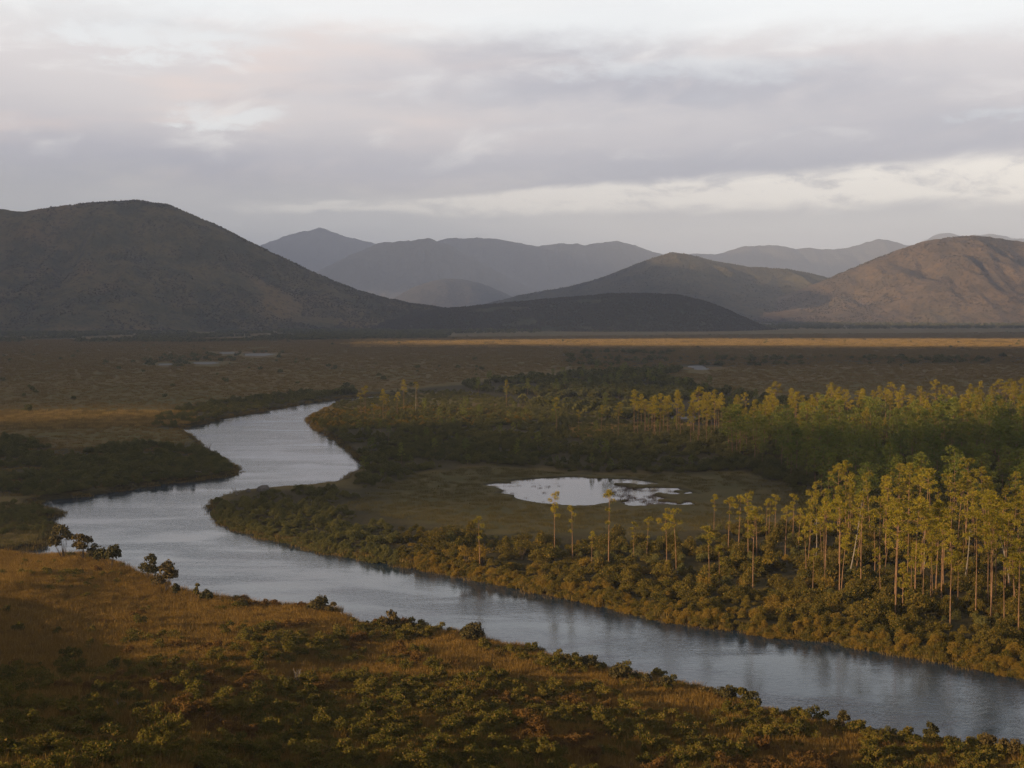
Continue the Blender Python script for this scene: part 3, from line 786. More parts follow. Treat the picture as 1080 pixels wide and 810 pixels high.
EX, EY = np.meshgrid(ex, ey)
dv = np.full(EX.shape, 1e9)
for q in LIT: dv = np.minimum(dv, sdist(q, EX, EY))
dv = np.maximum(dv, 0)
jx = (vnoise(EX / 11, EY / 11) - 0.5) * 5; jy = (vnoise(EX / 11 + 40, EY / 11) - 0.5) * 5
bot = np.stack([EX - OFF[0] + jx, EY - OFF[1] + jy, CB + 0 * EX], -1)
thick = 1.5 + np.minimum(dv * 0.09, 45) * (0.5 + fbm(EX / 60, EY / 60, 4))
top = bot + np.stack([0 * EX, 0 * EX, thick], -1)
nv = EX.size
Vv = np.vstack([bot.reshape(-1, 3), top.reshape(-1, 3)])
vid = np.arange(nv).reshape(EX.shape)
Ff = []
for j, i in zip(*np.nonzero(keep)):
    a, b, c2, d2 = int(vid[j, i]), int(vid[j, i + 1]), int(vid[j + 1, i + 1]), int(vid[j + 1, i])
    Ff.append((d2, c2, b, a)); Ff.append((a + nv, b + nv, c2 + nv, d2 + nv))
    for (jj, ii, p, q) in ((j - 1, i, a, b), (j, i + 1, b, c2), (j + 1, i, c2, d2), (j, i - 1, d2, a)):
        if not (0 <= jj < nyc and 0 <= ii < nxc and keep[jj, ii]): Ff.append((p, q, q + nv, p + nv))
cl = mesh_obj('shade_cloud', Vv, Ff, M['shade_cloud'])
tag(cl, 'low stratus sheet added out of view at left, cut open to shape the sunlight on the valley', 'shade_cloud', None, 'structure')

# second unseen stratus sheet, added to keep the sun off the far ranges
CB2 = 1950.0
OFF2 = LH * (CB2 - 400) / math.tan(EL)
ex = np.arange(-7000, 7500, 220.0); ey = np.arange(7700, 16000, 220.0)
EX, EY = np.meshgrid(ex, ey)
wx = EX - OFF2[0]; wy = EY - OFF2[1]
th2 = 40 + 160 * fbm(EX / 900, EY / 900, 4)
keep = ~((wy[:-1, :-1] > 0) & (wx[:-1, :-1] > -0.60 * wy[:-1, :-1] - 300))
nv = EX.size
jx = (vnoise(EX / 310, EY / 310) - 0.5) * 160
Vv = np.vstack([np.stack([wx + jx, wy - jx, CB2 + 0 * EX], -1).reshape(-1, 3), np.stack([wx + jx, wy - jx, CB2 + th2], -1).reshape(-1, 3)])
vid = np.arange(nv).reshape(EX.shape); Ff = []
nyc, nxc = keep.shape
for j, i in zip(*np.nonzero(keep)):
    a, b, c2, d2 = int(vid[j, i]), int(vid[j, i + 1]), int(vid[j + 1, i + 1]), int(vid[j + 1, i])
    Ff.append((d2, c2, b, a)); Ff.append((a + nv, b + nv, c2 + nv, d2 + nv))
    for (jj, ii, p, q) in ((j - 1, i, a, b), (j, i + 1, b, c2), (j + 1, i, c2, d2), (j, i - 1, d2, a)):
        if not (0 <= jj < nyc and 0 <= ii < nxc and keep[jj, ii]): Ff.append((p, q, q + nv, p + nv))
tag(mesh_obj('shade_cloud', Vv, Ff, M['shade_cloud']), 'high sheet of stratus added out of view at left to shade the far ranges', 'shade_cloud', None, 'structure')

# ------------------------------------------------------------------ scatter
def scatter(poly, per_m2, smax=None):
    P = np.array(poly); x0, y0 = P.min(0); x1, y1 = P.max(0)
    n = int((x1 - x0) * (y1 - y0) * per_m2)
    x = rng.uniform(x0, x1, n); y = rng.uniform(y0, y1, n)
    k = inpoly(poly, x, y)
    return x[k], y[k]
def in_view(x, y, z=1.0, m=300):
    px, py = project(x, y, z)
    return (y > 5) & (px > -m) & (px < 1080 + m) & (py < 810 + min(m, 70))

def gz(x, y): return land_h(x, y)

# --- near slope: grass, heath
NEARP = [(-150, 235), (-75, 225), (-40, 200), (0, 165), (30, 140), (60, 122), (75, 60), (40, 10), (-40, 10), (-100, 60), (-140, 150)]
x, y = scatter(NEARP, 5.0)
dw = water_d(x, y); s = near_s(x, y)
k = in_view(x, y, gz(x, y)) & (dw > 0.2) & (s > -0.5) & (np.hypot(x, y) > 30)
x, y, dw, s = x[k], y[k], dw[k], s[k]
px, py = project(x, y, gz(x, y))
heathy = np.clip(sstep(690, 770, py - 0.05 * (px - 200)) * 0.55 + sstep(560, 300, np.abs(px - 520) + (py - 700)) * 0.45 + (fbm(x / 6, y / 6, 3) - 0.5) * 1.3, 0, 1)
kk = rng.random(len(x)) < (1.0 - 0.55 * heathy)
stuff('grass', 'rust-gold tussock grass over the near slope', np.stack([x, y, gz(x, y), rng.uniform(0, 6.28, len(x)), rng.uniform(0.6, 1.25, len(x)), rng.integers(0, 5, len(x))], -1)[kk], GRASS_OBJ, 'grass')
# heath shrubs
x, y = scatter(NEARP, 2.8)
dw = water_d(x, y); s = near_s(x, y)
k = in_view(x, y, gz(x, y)) & (dw > 0.3) & (s > -0.5) & (np.hypot(x, y) > 36)
x, y, s = x[k], y[k], s[k]
z = gz(x, y)
px, py = project(x, y, z)
dens = np.clip(0.06 + sstep(690, 765, py - 0.05 * (px - 200)) * 0.85 + sstep(330, 150, np.abs(px - 430) + 1.2 * np.abs(py - 710)) * 0.45 + sstep(7, 1.5, s) * 0.22 * sstep(300, 420, px), 0, 0.9)
dens = dens * sstep(0.40, 0.56, fbm(x / 7, y / 7, 3) + 0.12 * dens) * (0.5 + 1.2 * (fbm(x / 2.2, y / 2.2, 2) > 0.5))
k = rng.random(len(x)) < dens
x, y, z, px, py = x[k], y[k], z[k], px[k], py[k]
size = 0.34 + 1.15 * rng.random(len(x)) ** 2.4
order = np.argsort(-(size / np.hypot(x, y)) * ((px > 2) & (px < 1078) & (py < 806)))
HE = [(x[i], y[i], z[i], rng.uniform(0, 6.28), size[i], int(rng.integers(0, 6)) + (6 if fbm(x[i] / 8 + 50, y[i] / 8, 3) > 0.67 else 0), px[i], py[i]) for i in order]

# --- far bank scrub
x, y = scatter(BANKSCRUB, 0.46)
bx_, by_ = scatter([(p[0] * 1.0, p[1]) for p in BANKSCRUB], 3.2)
bw_ = water_d(bx_, by_); k = (bw_ > -0.5) & (bw_ < 1.6); bx_, by_ = bx_[k], by_[k]
fx_ = np.concatenate([np.array([unp(*p) for p in FAR_BANK[:35]])[:, 0]])
x = np.concatenate([x, bx_]); y = np.concatenate([y, by_])
dw = water_d(x, y)
k = in_view(x, y) & (dw > -0.6) & (near_s(x, y) < -8)
x, y, dw = x[k], y[k], dw[k]
px, py = project(x, y, 1.0)
edge_ = sdist(BANKSCRUB, x, y)
dens = np.clip(0.55 + sstep(14, 2, dw) * 0.45 + (fbm(x / 9, y / 9, 3) - 0.5) * 1.2, 0.05, 1) * sstep(0, -8, edge_)
k = rng.random(len(x)) < np.maximum(dens, sstep(5, 2, dw) * 0.95)
x, y, dw, px, py = x[k], y[k], dw[k], px[k], py[k]
z = np.maximum(ground_h(x, y, dw), -0.1) - 0.15
size = np.where(dw < 1.6, rng.uniform(0.4, 0.8, len(x)), np.where(dw < 6, rng.uniform(0.5, 1.0, len(x)), 0.35 + 1.2 * rng.random(len(x)) ** 1.8)) * np.where(px < 440, 0.8, 1.0)
order = np.argsort(-(size / np.hypot(x, y)) * ((px > 2) & (px < 1078) & (py < 800)))
BK = [(x[i], y[i], z[i], rng.uniform(0, 6.28), size[i], int(rng.integers(0, 6)), px[i], py[i], dw[i]) for i in order]

# --- thickets, belts
def patch(poly, per, smin, smax, noise_s, thr=0.3):
    x, y = scatter(poly, per)
    dw = water_d(x, y)
    k = in_view(x, y) & (dw > 0.6) & (fbm(x / noise_s, y / noise_s, 3) > thr)
    x, y = x[k], y[k]
    return np.stack([x, y, gz(x, y) - 0.2, rng.uniform(0, 6.28, len(x)), rng.uniform(smin, smax, len(x)), rng.integers(0, 6, len(x))], -1)
dark = [patch(THICKET, 0.20, 0.45, 1.25, 14, 0.34), patch(LEFTSCRUB, 0.30, 0.6, 1.3, 12, 0.42), patch(LEFTSTRIP, 0.13, 0.6, 1.3, 14, 0.36), patch(WOOD, 0.16, 0.8, 1.7, 14, 0.32), patch(BACKROW, 0.10, 0.8, 1.6, 14, 0.3),
        patch(LEFTEND, 0.5, 0.35, 0.8, 6, 0.45)]
STAND = [unp(*p, 1) for p in [(326, 442), (334, 436), (350, 433), (440, 430), (560, 434), (560, 446), (440, 450), (350, 452), (338, 450)]]
st_ = patch(STAND, 0.28, 0.4, 0.95, 8, 0.30); st_[:, 5] = 6 + st_[:, 5] + 6 * (rng.random(len(st_)) < 0.4)
dark.append(st_)
FILL = [unp(*p, 1) for p in [(350, 419.5), (430, 412), (480, 412), (560, 424), (640, 434), (640, 440), (560, 436), (440, 432), (350, 434)]]
dark.append(patch(FILL, 0.14, 0.4, 1.0, 14, 0.25))
tip = [unp(*p, 1) for p in [(205, 478), (225, 484), (251, 496), (235, 503), (190, 508), (130, 515), (60, 525), (40, 527), (130, 510), (190, 500)]]
dark.append(patch(tip, 0.7, 0.35, 0.7, 6, 0.3))
stuff('thicket', 'dark evergreen thickets along the river bends and under the far trees', np.vstack(dark), BUSH_OBJ['bush_dark'] + BUSH_OBJ['bush'] + BUSH_OBJ['bush_gold'], 'thicket')
farb = [patch(BELT, 0.045, 1.0, 2.4, 30, 0.40), patch(SOUTHBELT, 0.006, 1.0, 2.4, 60, 0.46)]
FOOT = [unp(*p, 1) for p in [(-380, 344), (200, 344), (480, 345), (480, 349), (470, 357), (200, 361), (-380, 363)]]
FOOT2 = [unp(*p, 1) for p in [(470, 345.5), (600, 344), (840, 337), (1420, 336), (1420, 346), (840, 347), (600, 351), (480, 352)]]
for poly, per, a_, b_, th in ((FOOT, 0.012, 1.2, 2.8, 0.34), (FOOT2, 0.0032, 1.6, 3.6, 0.36)):
    x, y = scatter(poly, per); k = in_view(x, y) & (fbm(x / 90, y / 260, 3) > th)
    x, y = x[k], y[k]
    farb.append(np.stack([x, y, gz(x, y) - 0.2, rng.uniform(0, 6.28, len(x)), rng.uniform(a_, b_, len(x)), rng.integers(0, 4, len(x))], -1))
PLAIN = [unp(*p, 1) for p in [(-380, 362), (1420, 348), (1420, 424), (900, 426), (760, 412), (700, 396), (600, 388), (420, 410), (360, 419), (240, 438), (190, 452), (200, 462), (215, 478), (250, 496), (140, 512), (60, 525), (-380, 530)]]
x, y = scatter(PLAIN, 0.00035); k = in_view(x, y) & (fbm(x / 120, y / 200, 3) > 0.47) & (water_d(x, y) > 2)
x, y = x[k], y[k]
farb.append(np.stack([x, y, gz(x, y) - 0.2, rng.uniform(0, 6.28, len(x)), rng.uniform(0.5, 1.7, len(x)), rng.integers(0, 4, len(x))], -1))
LP = [unp(*p, 1) for p in [(150, 378), (250, 370), (300, 371), (295, 376), (230, 381), (240, 386), (160, 387)]]
x, y = scatter(LP, 0.006); k = water_d(x, y) > 3; x, y = x[k], y[k]
farb.append(np.stack([x, y, gz(x, y) - 0.2, rng.uniform(0, 6.28, len(x)), rng.uniform(0.7, 2.0, len(x)), rng.integers(0, 4, len(x))], -1))
farb = np.vstack(farb)
_k = np.ones(len(farb), bool)
for q in POOLS[:5]:
    Q = np.array(q); y0 = Q[:, 1].min(); y1 = Q[:, 1].max(); w_ = Q[:, 0] / Q[:, 1]; t_ = farb[:, 0] / farb[:, 1]
    _k &= ~((t_ > w_.min() - 0.002) & (t_ < w_.max() + 0.002) & (farb[:, 1] > y0 - 120) & (farb[:, 1] < y1 + 3))
farb = farb[_k]; farb[:, 5] = farb[:, 5] % 4
stuff('distant_scrub', 'dark belts of scrub across the far plain and along the foot of the hills', farb, FAR_OBJ, 'scrub')

# --- sedge on the plains
x, y = scatter(PLAIN, 0.14)
_k = np.ones(len(x), bool)
for q in POOLS[:5]:
    Q = np.array(q); y0 = Q[:, 1].min(); y1 = Q[:, 1].max(); w_ = Q[:, 0] / Q[:, 1]; t_ = x / y
    _k &= ~((t_ > w_.min() - 0.001) & (t_ < w_.max() + 0.001) & (y > y0 - 60) & (y < y1))
x, y = x[_k], y[_k]
rr = np.hypot(x, y)
k = in_view(x, y) & (water_d(x, y) > np.where(y > 500, 14, 1)) & (rng.random(len(x)) < np.clip(330 / rr, 0.1, 1)) & (fbm(x / 60, y / 200, 3) > 0.15)
x, y, rr = x[k], y[k], rr[k]
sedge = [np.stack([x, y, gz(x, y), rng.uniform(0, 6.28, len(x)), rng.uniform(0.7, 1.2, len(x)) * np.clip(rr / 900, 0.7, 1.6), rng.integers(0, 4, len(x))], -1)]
BAND = [unp(*p, 1) for p in [(370, 366.5), (1420, 370), (1420, 356.5), (370, 358)]]  # sunlit strip: brighter tufts carry its light in their colour
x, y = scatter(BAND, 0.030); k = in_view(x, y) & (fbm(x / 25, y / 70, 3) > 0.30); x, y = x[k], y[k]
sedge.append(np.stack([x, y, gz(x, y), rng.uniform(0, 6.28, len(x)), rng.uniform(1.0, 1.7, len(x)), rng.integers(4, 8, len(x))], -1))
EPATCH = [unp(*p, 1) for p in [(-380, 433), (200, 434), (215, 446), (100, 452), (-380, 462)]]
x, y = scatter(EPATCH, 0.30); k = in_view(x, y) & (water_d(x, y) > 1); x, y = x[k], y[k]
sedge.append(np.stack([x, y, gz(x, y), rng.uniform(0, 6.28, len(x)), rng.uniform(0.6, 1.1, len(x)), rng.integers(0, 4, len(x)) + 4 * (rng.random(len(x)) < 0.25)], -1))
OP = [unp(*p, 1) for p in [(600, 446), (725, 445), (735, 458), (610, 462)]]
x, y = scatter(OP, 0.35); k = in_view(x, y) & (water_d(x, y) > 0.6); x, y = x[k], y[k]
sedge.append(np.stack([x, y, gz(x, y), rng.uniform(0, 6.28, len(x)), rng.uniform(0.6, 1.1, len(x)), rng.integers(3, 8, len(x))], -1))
stuff('sedge', 'brown sedge covering the open plain, coloured brighter and golden to carry the sunlight of the lit strips', np.vstack(sedge), SEDGE_OBJ + SUNLIT_SEDGE_OBJ, 'sedge')
md_ = []
for poly, per in ((MEADOW, 0.30), (LEFTEND, 0.7)):
    x, y = scatter(poly, per); dw = water_d(x, y)
    k = in_view(x, y) & (dw > np.where(per < 0.5, 1.2, 0.4)) & (fbm(x / 12, y / 20, 3) > (0.32 if per < 0.5 else 0.1)) & (sdist(POND, x, y) > 2.5); x, y = x[k], y[k]
    md_.append(np.stack([x, y, gz(x, y) - 0.1, rng.uniform(0, 6.28, len(x)), rng.uniform(0.5, 1.0, len(x)), rng.integers(0, 4, len(x))], -1))
stuff('marsh_grass', 'dull olive marsh grass in the shaded meadow round the pond', np.vstack(md_), MEAD_OBJ, 'grass')
def edge_pts(poly, n, a_, b_):
    P = [np.array(p) for p in poly]; out_ = []
    L_ = np.array([np.hypot(*(P[i + 1] - P[i])) for i in range(len(P) - 1)]); pr_ = L_ / L_.sum()
    ks = rng.choice(len(L_), n, p=pr_); t = rng.random(n)
    A = np.array([P[k] for k in ks]); B = np.array([P[k + 1] for k in ks])
    q = A + (B - A) * t[:, None] + rng.normal(0, 1.6, (n, 2))
    d = water_d(q[:, 0], q[:, 1]); k = (d > a_) & (d < b_) & in_view(q[:, 0], q[:, 1])
    return q[k, 0], q[k, 1], d[k]
er = []
for line, n in (([unp(*p) for p in FAR_BANK], 9000), ([unp(*p) for p in LEFT_BANK], 9000), (POND + POND[:1], 900)):
    x, y, d = edge_pts(line, n, -0.25 if n < 1000 else -0.7, 0.8)
    k = fbm(x / 3, y / 3, 2) > 0.36; x, y, d = x[k], y[k], d[k]
    er.append(np.stack([x, y, np.maximum(ground_h(x, y, d), -0.25), rng.uniform(0, 6.28, len(x)), rng.uniform(0.3, 0.6, len(x)) if n < 1000 else rng.uniform(0.4, 1.0, len(x)), rng.integers(0, 7, len(x))], -1))
stuff('bank_reeds', 'ragged fringe of sedge and reeds along the waterlines', np.vstack(er), REED_OBJ + MEAD_OBJ[:2] + SEDGE_OBJ[:2], 'reeds')
RZ = [unp(*p, 0) for p in [(640, 520), (655, 506), (690, 511), (712, 519), (740, 528), (700, 533), (655, 533), (645, 527)]]
x, y = scatter(RZ, 1.2); k = (water_d(x, y) > -0.8) | (fbm(x / 4, y / 7, 3) > 0.6); x, y = x[k], y[k]
x2, y2 = scatter(POND, 0.25); k = (fbm(x2 / 7 + 20, y2 / 3, 3) > 0.72); x2, y2 = x2[k], y2[k]
x = np.concatenate([x, x2]); y = np.concatenate([y, y2])
stuff('reeds', 'reddish reeds standing in the right end of the pond', np.stack([x, y, 0 * x - 0.1, rng.uniform(0, 6.28, len(x)), rng.uniform(0.4, 1.0, len(x)), rng.integers(0, 3, len(x))], -1), REED_OBJ, 'reeds')

# --- scrub on the hills
hs = []
def on_hill(H, n, smin, smax, low=0.0):
    gx, tv, GX, GY, ZZ = H
    ny, nx = ZZ.shape
    fi = rng.uniform(0, nx - 1.01, n); fj = rng.uniform(0, (ny - 1) * 0.56, n)
    i = fi.astype(int); j = fj.astype(int); a = fi - i; b = fj - j
    def lerp(Q): return (Q[j, i] * (1 - a) + Q[j, i + 1] * a) * (1 - b) + (Q[j + 1, i] * (1 - a) + Q[j + 1, i + 1] * a) * b
    x, y, z = lerp(GX), lerp(GY), lerp(ZZ)
    k = in_view(x, y, z) & (z > 0.5) & (fbm(x / 70, y / 70, 3) + low * (1 - z / 120) > 0.46)
    x, y, z = x[k], y[k], z[k]
    hs.append(np.stack([x, y, z - 0.4, rng.uniform(0, 6.28, len(x)), rng.uniform(smin, smax, len(x)), rng.integers(0, 4, len(x))], -1))
on_hill(HL, 40000, 0.5, 1.5, 0.10)
on_hill(HD, 20000, 0.7, 1.8, 0.2)
on_hill(HM, 16000, 0.6, 1.7)
on_hill(HR, 22000, 0.5, 1.6)
stuff('hillside_scrub', 'dark scrub speckling the slopes of the hills', np.vstack(hs), SCRUB_OBJ, 'scrub')

# ------------------------------------------------------------------ individual plants
n_used = {}
def pine_thing(x, y, s, rz, var, label, group, protos=PINES):
    tr, cr, H = protos[var]
    e = empty('pine_tree', (x, y, float(ground_h(np.array([x]), np.array([y]))[0]) - 0.1), rz, s)
    for p in (tr, cr):
        c2 = p.copy(); c2.name = p.name.split('.')[0]; COL.objects.link(c2); c2.parent = e
    tag(e, label, 'tree', group)
    return e
GP = 'slim pines scattered between the pond and the river'
# lone pines: base pixel, height in pixels, kind, label
LONE = [
 (506, 600, 64, 6, 'leftmost lone pine on the far bank, a thin stem with a wisp of crown'),
 (585, 590, 82, 4, 'lone thin pine with two stacked tufts below the left of the pond'),
 (604, 596, 72, 5, 'lone pine with a wide flat tuft crown just below the middle of the pond'),
 (624, 600, 46, 6, 'short tuft-topped pine right beside the flat-crowned pine below the pond'),
 (642, 597, 92, 5, 'tallest lone pine below the pond, tuft against the water'),
 (668, 590, 46, 6, 'faint little pine behind shrubs below the right end of the pond'),
 (682, 594, 56, 5, 'bare-stemmed small-tufted pine left of the sunlit pair below the pond'),
 (703, 608, 76, 2, 'broad-crowned pine, left one of the sunlit pair below the right end of the pond'),
 (713, 609, 84, 2, 'taller right one of the sunlit pair of pines below the right end of the pond'),
 (748, 622, 78, 2, 'sunlit pine with a lopsided crown hanging left, on the far bank at mid-right'),
 (759, 622, 54, 6, 'low sparse pine just right of the lopsided pine on the far bank'),
 (768, 587, 72, 5, 'slim round-topped pine standing behind the lopsided pine'),
 (753, 563, 48, 6, 'thin grey pine at the right end of the pond with a tiny tuft'),
 (779, 585, 72, 6, 'straight thin pine left of the tall sunlit cluster, crown brownish'),
 (789, 590, 82, 4, 'tallest pine of the sunlit cluster left of the grove, its crown in two tiers'),
 (794, 627, 104, 7, 'long bare-trunked pine rooted near the river, left of the grove'),
 (798, 588, 62, 2, 'shorter pine at the right side of the tall sunlit cluster left of the grove'),
 (808, 568, 48, 5, 'slim pine with a rounded tuft behind and right of the tall cluster'),
 (811, 566, 46, 5, 'twin of the slim tuft pine, closest to its right, behind the tall cluster'),
 (817, 572, 58, 6, 'bare straight pine with almost no crown, midway between cluster and grove'),
 (828, 592, 68, 2, 'sunlit pine with a rounded mop crown standing alone left of the grove'),
 (836, 575, 62, 6, 'slender pine with a small high tuft just right of the mop-crowned pine'),
 (842, 586, 58, 2, 'bushy young pine hugging the left edge of the grove'),
 (850, 614, 80, 4, 'double-crowned pine on the left edge of the grove, trunk bare at the foot'),
 (857, 630, 60, 2, 'low round-crowned pine in front of the left edge of the grove'),
]
all_pines = []
for (bx, by, hp, var, lb) in LONE:
    x, y = place(bx, by); D = y
    Ht = hp * D / F * 0.86
    pine_thing(x, y, Ht / PINES[var][2], random.uniform(0, 6.28), var, lb, GP)
FRONT = [(870, 612, 88, 3, 'leaning pine at the left side of the grove, its trunk tilted right'), (885, 640, 112, 1, 'tall straight pine at the front left of the grove'), (908, 622, 104, 7, 'full-crowned pine behind the front left of the grove'),
         (944, 657, 118, 0, 'pale-trunked pine rooted farthest forward in the middle of the grove'), (952, 646, 52, 8, 'squat young pine with a wide crown beside the pale-trunked pine'), (1002, 662, 96, 4, 'pine with one low tuft half way up its bare trunk, at the grove front'),
         (1029, 650, 112, 1, 'dark-trunked tall pine right of the tufted pine at the grove front'), (1042, 642, 120, 7, 'left one of two close tall trunks at the right of the grove front'), (1045, 655, 118, 3, 'right one of two close tall trunks at the right of the grove front'),
         (1059, 660, 74, 5, 'thin stem with a small crown between the close pair and the edge pine'), (1074, 674, 106, 2, 'pine at the right edge of the picture, crown low, trunk rooted nearest the river'), (965, 632, 106, 0, 'straight pine behind the squat young pine in the grove'), (987, 628, 100, 9, 'thick-crowned pine in the centre of the grove')]
for (bx, by, hp, var, lb) in FRONT:
    x, y = place(bx, by)
    pine_thing(x, y, hp * y / F / PINES[var][2], random.uniform(0, 6.28), var, lb, 'pines of the sunlit front grove')
cnt = len(LONE) + len(FRONT)

def spaced(poly, n, dmin, seed=0):
    P = np.array(poly); x0, y0 = P.min(0); x1, y1 = P.max(0)
    out_ = []
    t = 0
    while len(out_) < n and t < 40:
        t += 1
        x = rng.uniform(x0, x1, n * 3); y = rng.uniform(y0, y1, n * 3)
        k = inpoly(poly, x, y) & in_view(x, y, 1, 25); x, y = x[k], y[k]
        for a_, b_ in zip(x, y):
            if all((a_ - p) ** 2 + (b_ - q) ** 2 > dmin ** 2 for p, q in out_): out_.append((a_, b_))
            if len(out_) >= n: break
    return out_
def keepdry(L): return [p for p in L if water_d(np.array([p[0]]), np.array([p[1]]))[0] > 1.5]
grove = keepdry(spaced(GROVE, 116, 1.75))
for (x, y) in grove:
    px, py = project(x, y, 1)
    if random.random() < 0.06 and py < 640: continue
    if py > 625: lb = 'sunlit pine in the front ranks of the right-hand grove, bare trunk above the bank bushes'
    elif px > 970: lb = 'sunlit pine crowded deep in the right half of the right-hand grove'
    else: lb = 'sunlit pine crowded deep in the left half of the right-hand grove'
    var = random.choice((0, 1, 2, 2, 3, 4, 4, 5, 7, 7, 9, 0, 1, 8))
    t_ = pine_thing(x, y, (0.50 + 0.46 * random.random() ** 0.8) * (0.90 if px < 900 else 0.97), random.uniform(0, 6.28), var, lb, 'pines of the sunlit front grove')
    t_.rotation_euler = (random.gauss(0, 0.035), random.gauss(0, 0.035), random.uniform(0, 6.28))
cnt += len(grove)
back = [(p, random.choice((0, 2, 3, 3, 7, 9, 9))) for p in keepdry(spaced(BACKROW, 215, 2.1))]
SMALL = [(385, 441, 29, 2, 'left pine of the little sunlit stand by the river bend, crown tilted'), (381, 440, 22, 6, 'thin low pine at the left end of the little stand by the river bend'), (404, 446, 31, 3, 'fullest round-crowned pine in the middle of the little stand by the river bend'), (407, 446, 26, 0, 'pine close behind the full-crowned one in the little stand by the river bend'),
         (419, 441, 24, 5, 'small tufted pine right of the full-crowned one in the little stand by the river bend'), (426, 435, 30, 3, 'tallest pine at the right of the little stand by the river bend'), (440, 432, 25, 6, 'dim pine beyond the right end of the little stand'), (394, 446, 18, 6, 'shortest sparse pine of the little stand by the river bend'),
         (534, 433, 28, 3, 'lone bright-topped pine above the thicket left of the back wood'), (587, 458, 33, 4, 'lone slim pine at the left tip of the back wood'), (610, 460, 24, 6, 'thin low-crowned pine near the left tip of the back wood'), (634, 462, 30, 2, 'flat-crowned pine standing before the golden grass strip'),
         (652, 466, 36, 0, 'full-crowned dark-stemmed pine in front of the golden grass strip'), (669, 462, 44, 3, 'tall sunlit pine over the golden grass strip'), (691, 466, 42, 9, 'bright broad pine just right of the tall one over the golden grass strip')]
for (bx, by, hp, var, lb) in SMALL:
    x, y = place(bx, by)
    v_ = {5: 0, 6: 2}.get(var, var)
    pine_thing(x, y, 1.15 * hp * y / F / PINES[v_][2], random.uniform(0, 6.28), v_, lb, 'small sunlit pines beyond the thicket')
cnt += len(SMALL)
wood = keepdry(spaced(WOOD, 270, 3.2))
wood.sort(key=lambda p: p[1])
left_n = 296 - cnt
n_wood_things = left_n // 2; n_back_things = left_n - n_wood_things
back.sort(key=lambda t: t[0][1])
rest = []
for i, (x, y) in enumerate(wood):
    var = random.randrange(4); s = random.uniform(0.55, 1.12)
    if i < n_wood_things:
        px, py = project(x, y, 1)
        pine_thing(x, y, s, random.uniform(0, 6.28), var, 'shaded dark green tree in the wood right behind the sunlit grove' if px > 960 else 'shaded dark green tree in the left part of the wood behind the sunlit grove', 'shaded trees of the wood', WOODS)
    else: rest.append((x, y, float(gz(x, y)) - 0.1, random.uniform(0, 6.28), s, var))
for i, ((x, y), var) in enumerate(back):
    s = random.uniform(0.62, 1.05)
    if i < n_back_things:
        px, py = project(x, y, 1)
        pine_thing(x, y, s, random.uniform(0, 6.28), var, 'sunlit golden-topped pine in the back row of the wood, right of the narrow channel' if px > 800 else 'sunlit golden-topped pine in the back row of the wood, above the narrow channel', 'sunlit pines of the back row')
    else: rest.append((x, y, float(gz(x, y)) - 0.1, random.uniform(0, 6.28), s, 4 + var))
def margin(poly, n, dmin):
    x, y = scatter(poly, 0.35)
    px, py = project(x, y, 1.0); k = (px > 1108) & (px < 1380); L_ = []
    for a_, b_ in zip(x[k], y[k]):
        if len(L_) < n and all((a_ - p) ** 2 + (b_ - q) ** 2 > dmin ** 2 for p, q in L_): L_.append((a_, b_))
    return L_
for poly_, n_, o_ in ((GROVE, 20, 4), (WOOD, 90, 0), (BACKROW, 60, 4)):
    for (x, y) in keepdry(margin(poly_, n_, 3.0)):
        rest.append((x, y, float(gz(x, y)) - 0.1, random.uniform(0, 6.28), random.uniform(0.6, 1.0), o_ + random.randrange(4)))
for (x, y) in keepdry(spaced(THICKET, 60, 5)):
    rest.append((x, y, float(gz(x, y)) - 0.1, random.uniform(0, 6.28), random.uniform(0.22, 0.5), random.randrange(4)))
for (x, y) in keepdry(spaced(BELT, 60, 8)):
    rest.append((x, y, float(gz(x, y)) - 0.1, random.uniform(0, 6.28), random.uniform(0.35, 0.75), random.randrange(4)))
stuff('distant_wood', 'far trees of the wood and thickets that merge into one mass', rest, WOOD_JOIN + PINE_JOIN, 'wood')

def foliage_thing(name, proto, loc, rz, s, label, cat, group):
    o = proto.copy(); o.name = name; COL.objects.link(o)
    o.location = loc; o.rotation_euler = (0, 0, rz); o.scale = (s * random.uniform(0.8, 1.35), s * random.uniform(0.8, 1.35), s * random.uniform(0.7, 1.25))
    return tag(o, label, cat, group)
NT = 285
rest_b = []
for i, (x, y, z, rz, s, var, px, py, dw) in enumerate(BK):
    gold = px > 430 and random.random() < (0.45 if dw < 2.2 else 0.2 if dw < 6 else 0.05)
    if i < NT:
        if dw < 3.0: lb = 'golden-brown bush overhanging the dark waterline of the far bank'
        elif px > 880: lb = 'rounded olive bush under the grove trunks on the far bank at right'
        else: lb = 'rounded olive bush on the far bank left of the pine grove, back from the water'
        foliage_thing('bush', BUSH_OBJ['bush_gold' if gold else 'bush'][var], (x, y, z), rz, s, lb, 'bush', 'bushes along the far river bank')
    else: rest_b.append((x, y, z, rz, s, var + (12 if gold else 6 if (px < 420 or (dw > 14 and random.random() < 0.35)) else 0)))
stuff('bank_scrub', 'unbroken low scrub behind the bushes of the far bank', rest_b, BUSH_OBJ['bush'] + BUSH_OBJ['bush_dark'] + BUSH_OBJ['bush_gold'], 'scrub')
rest_h = []
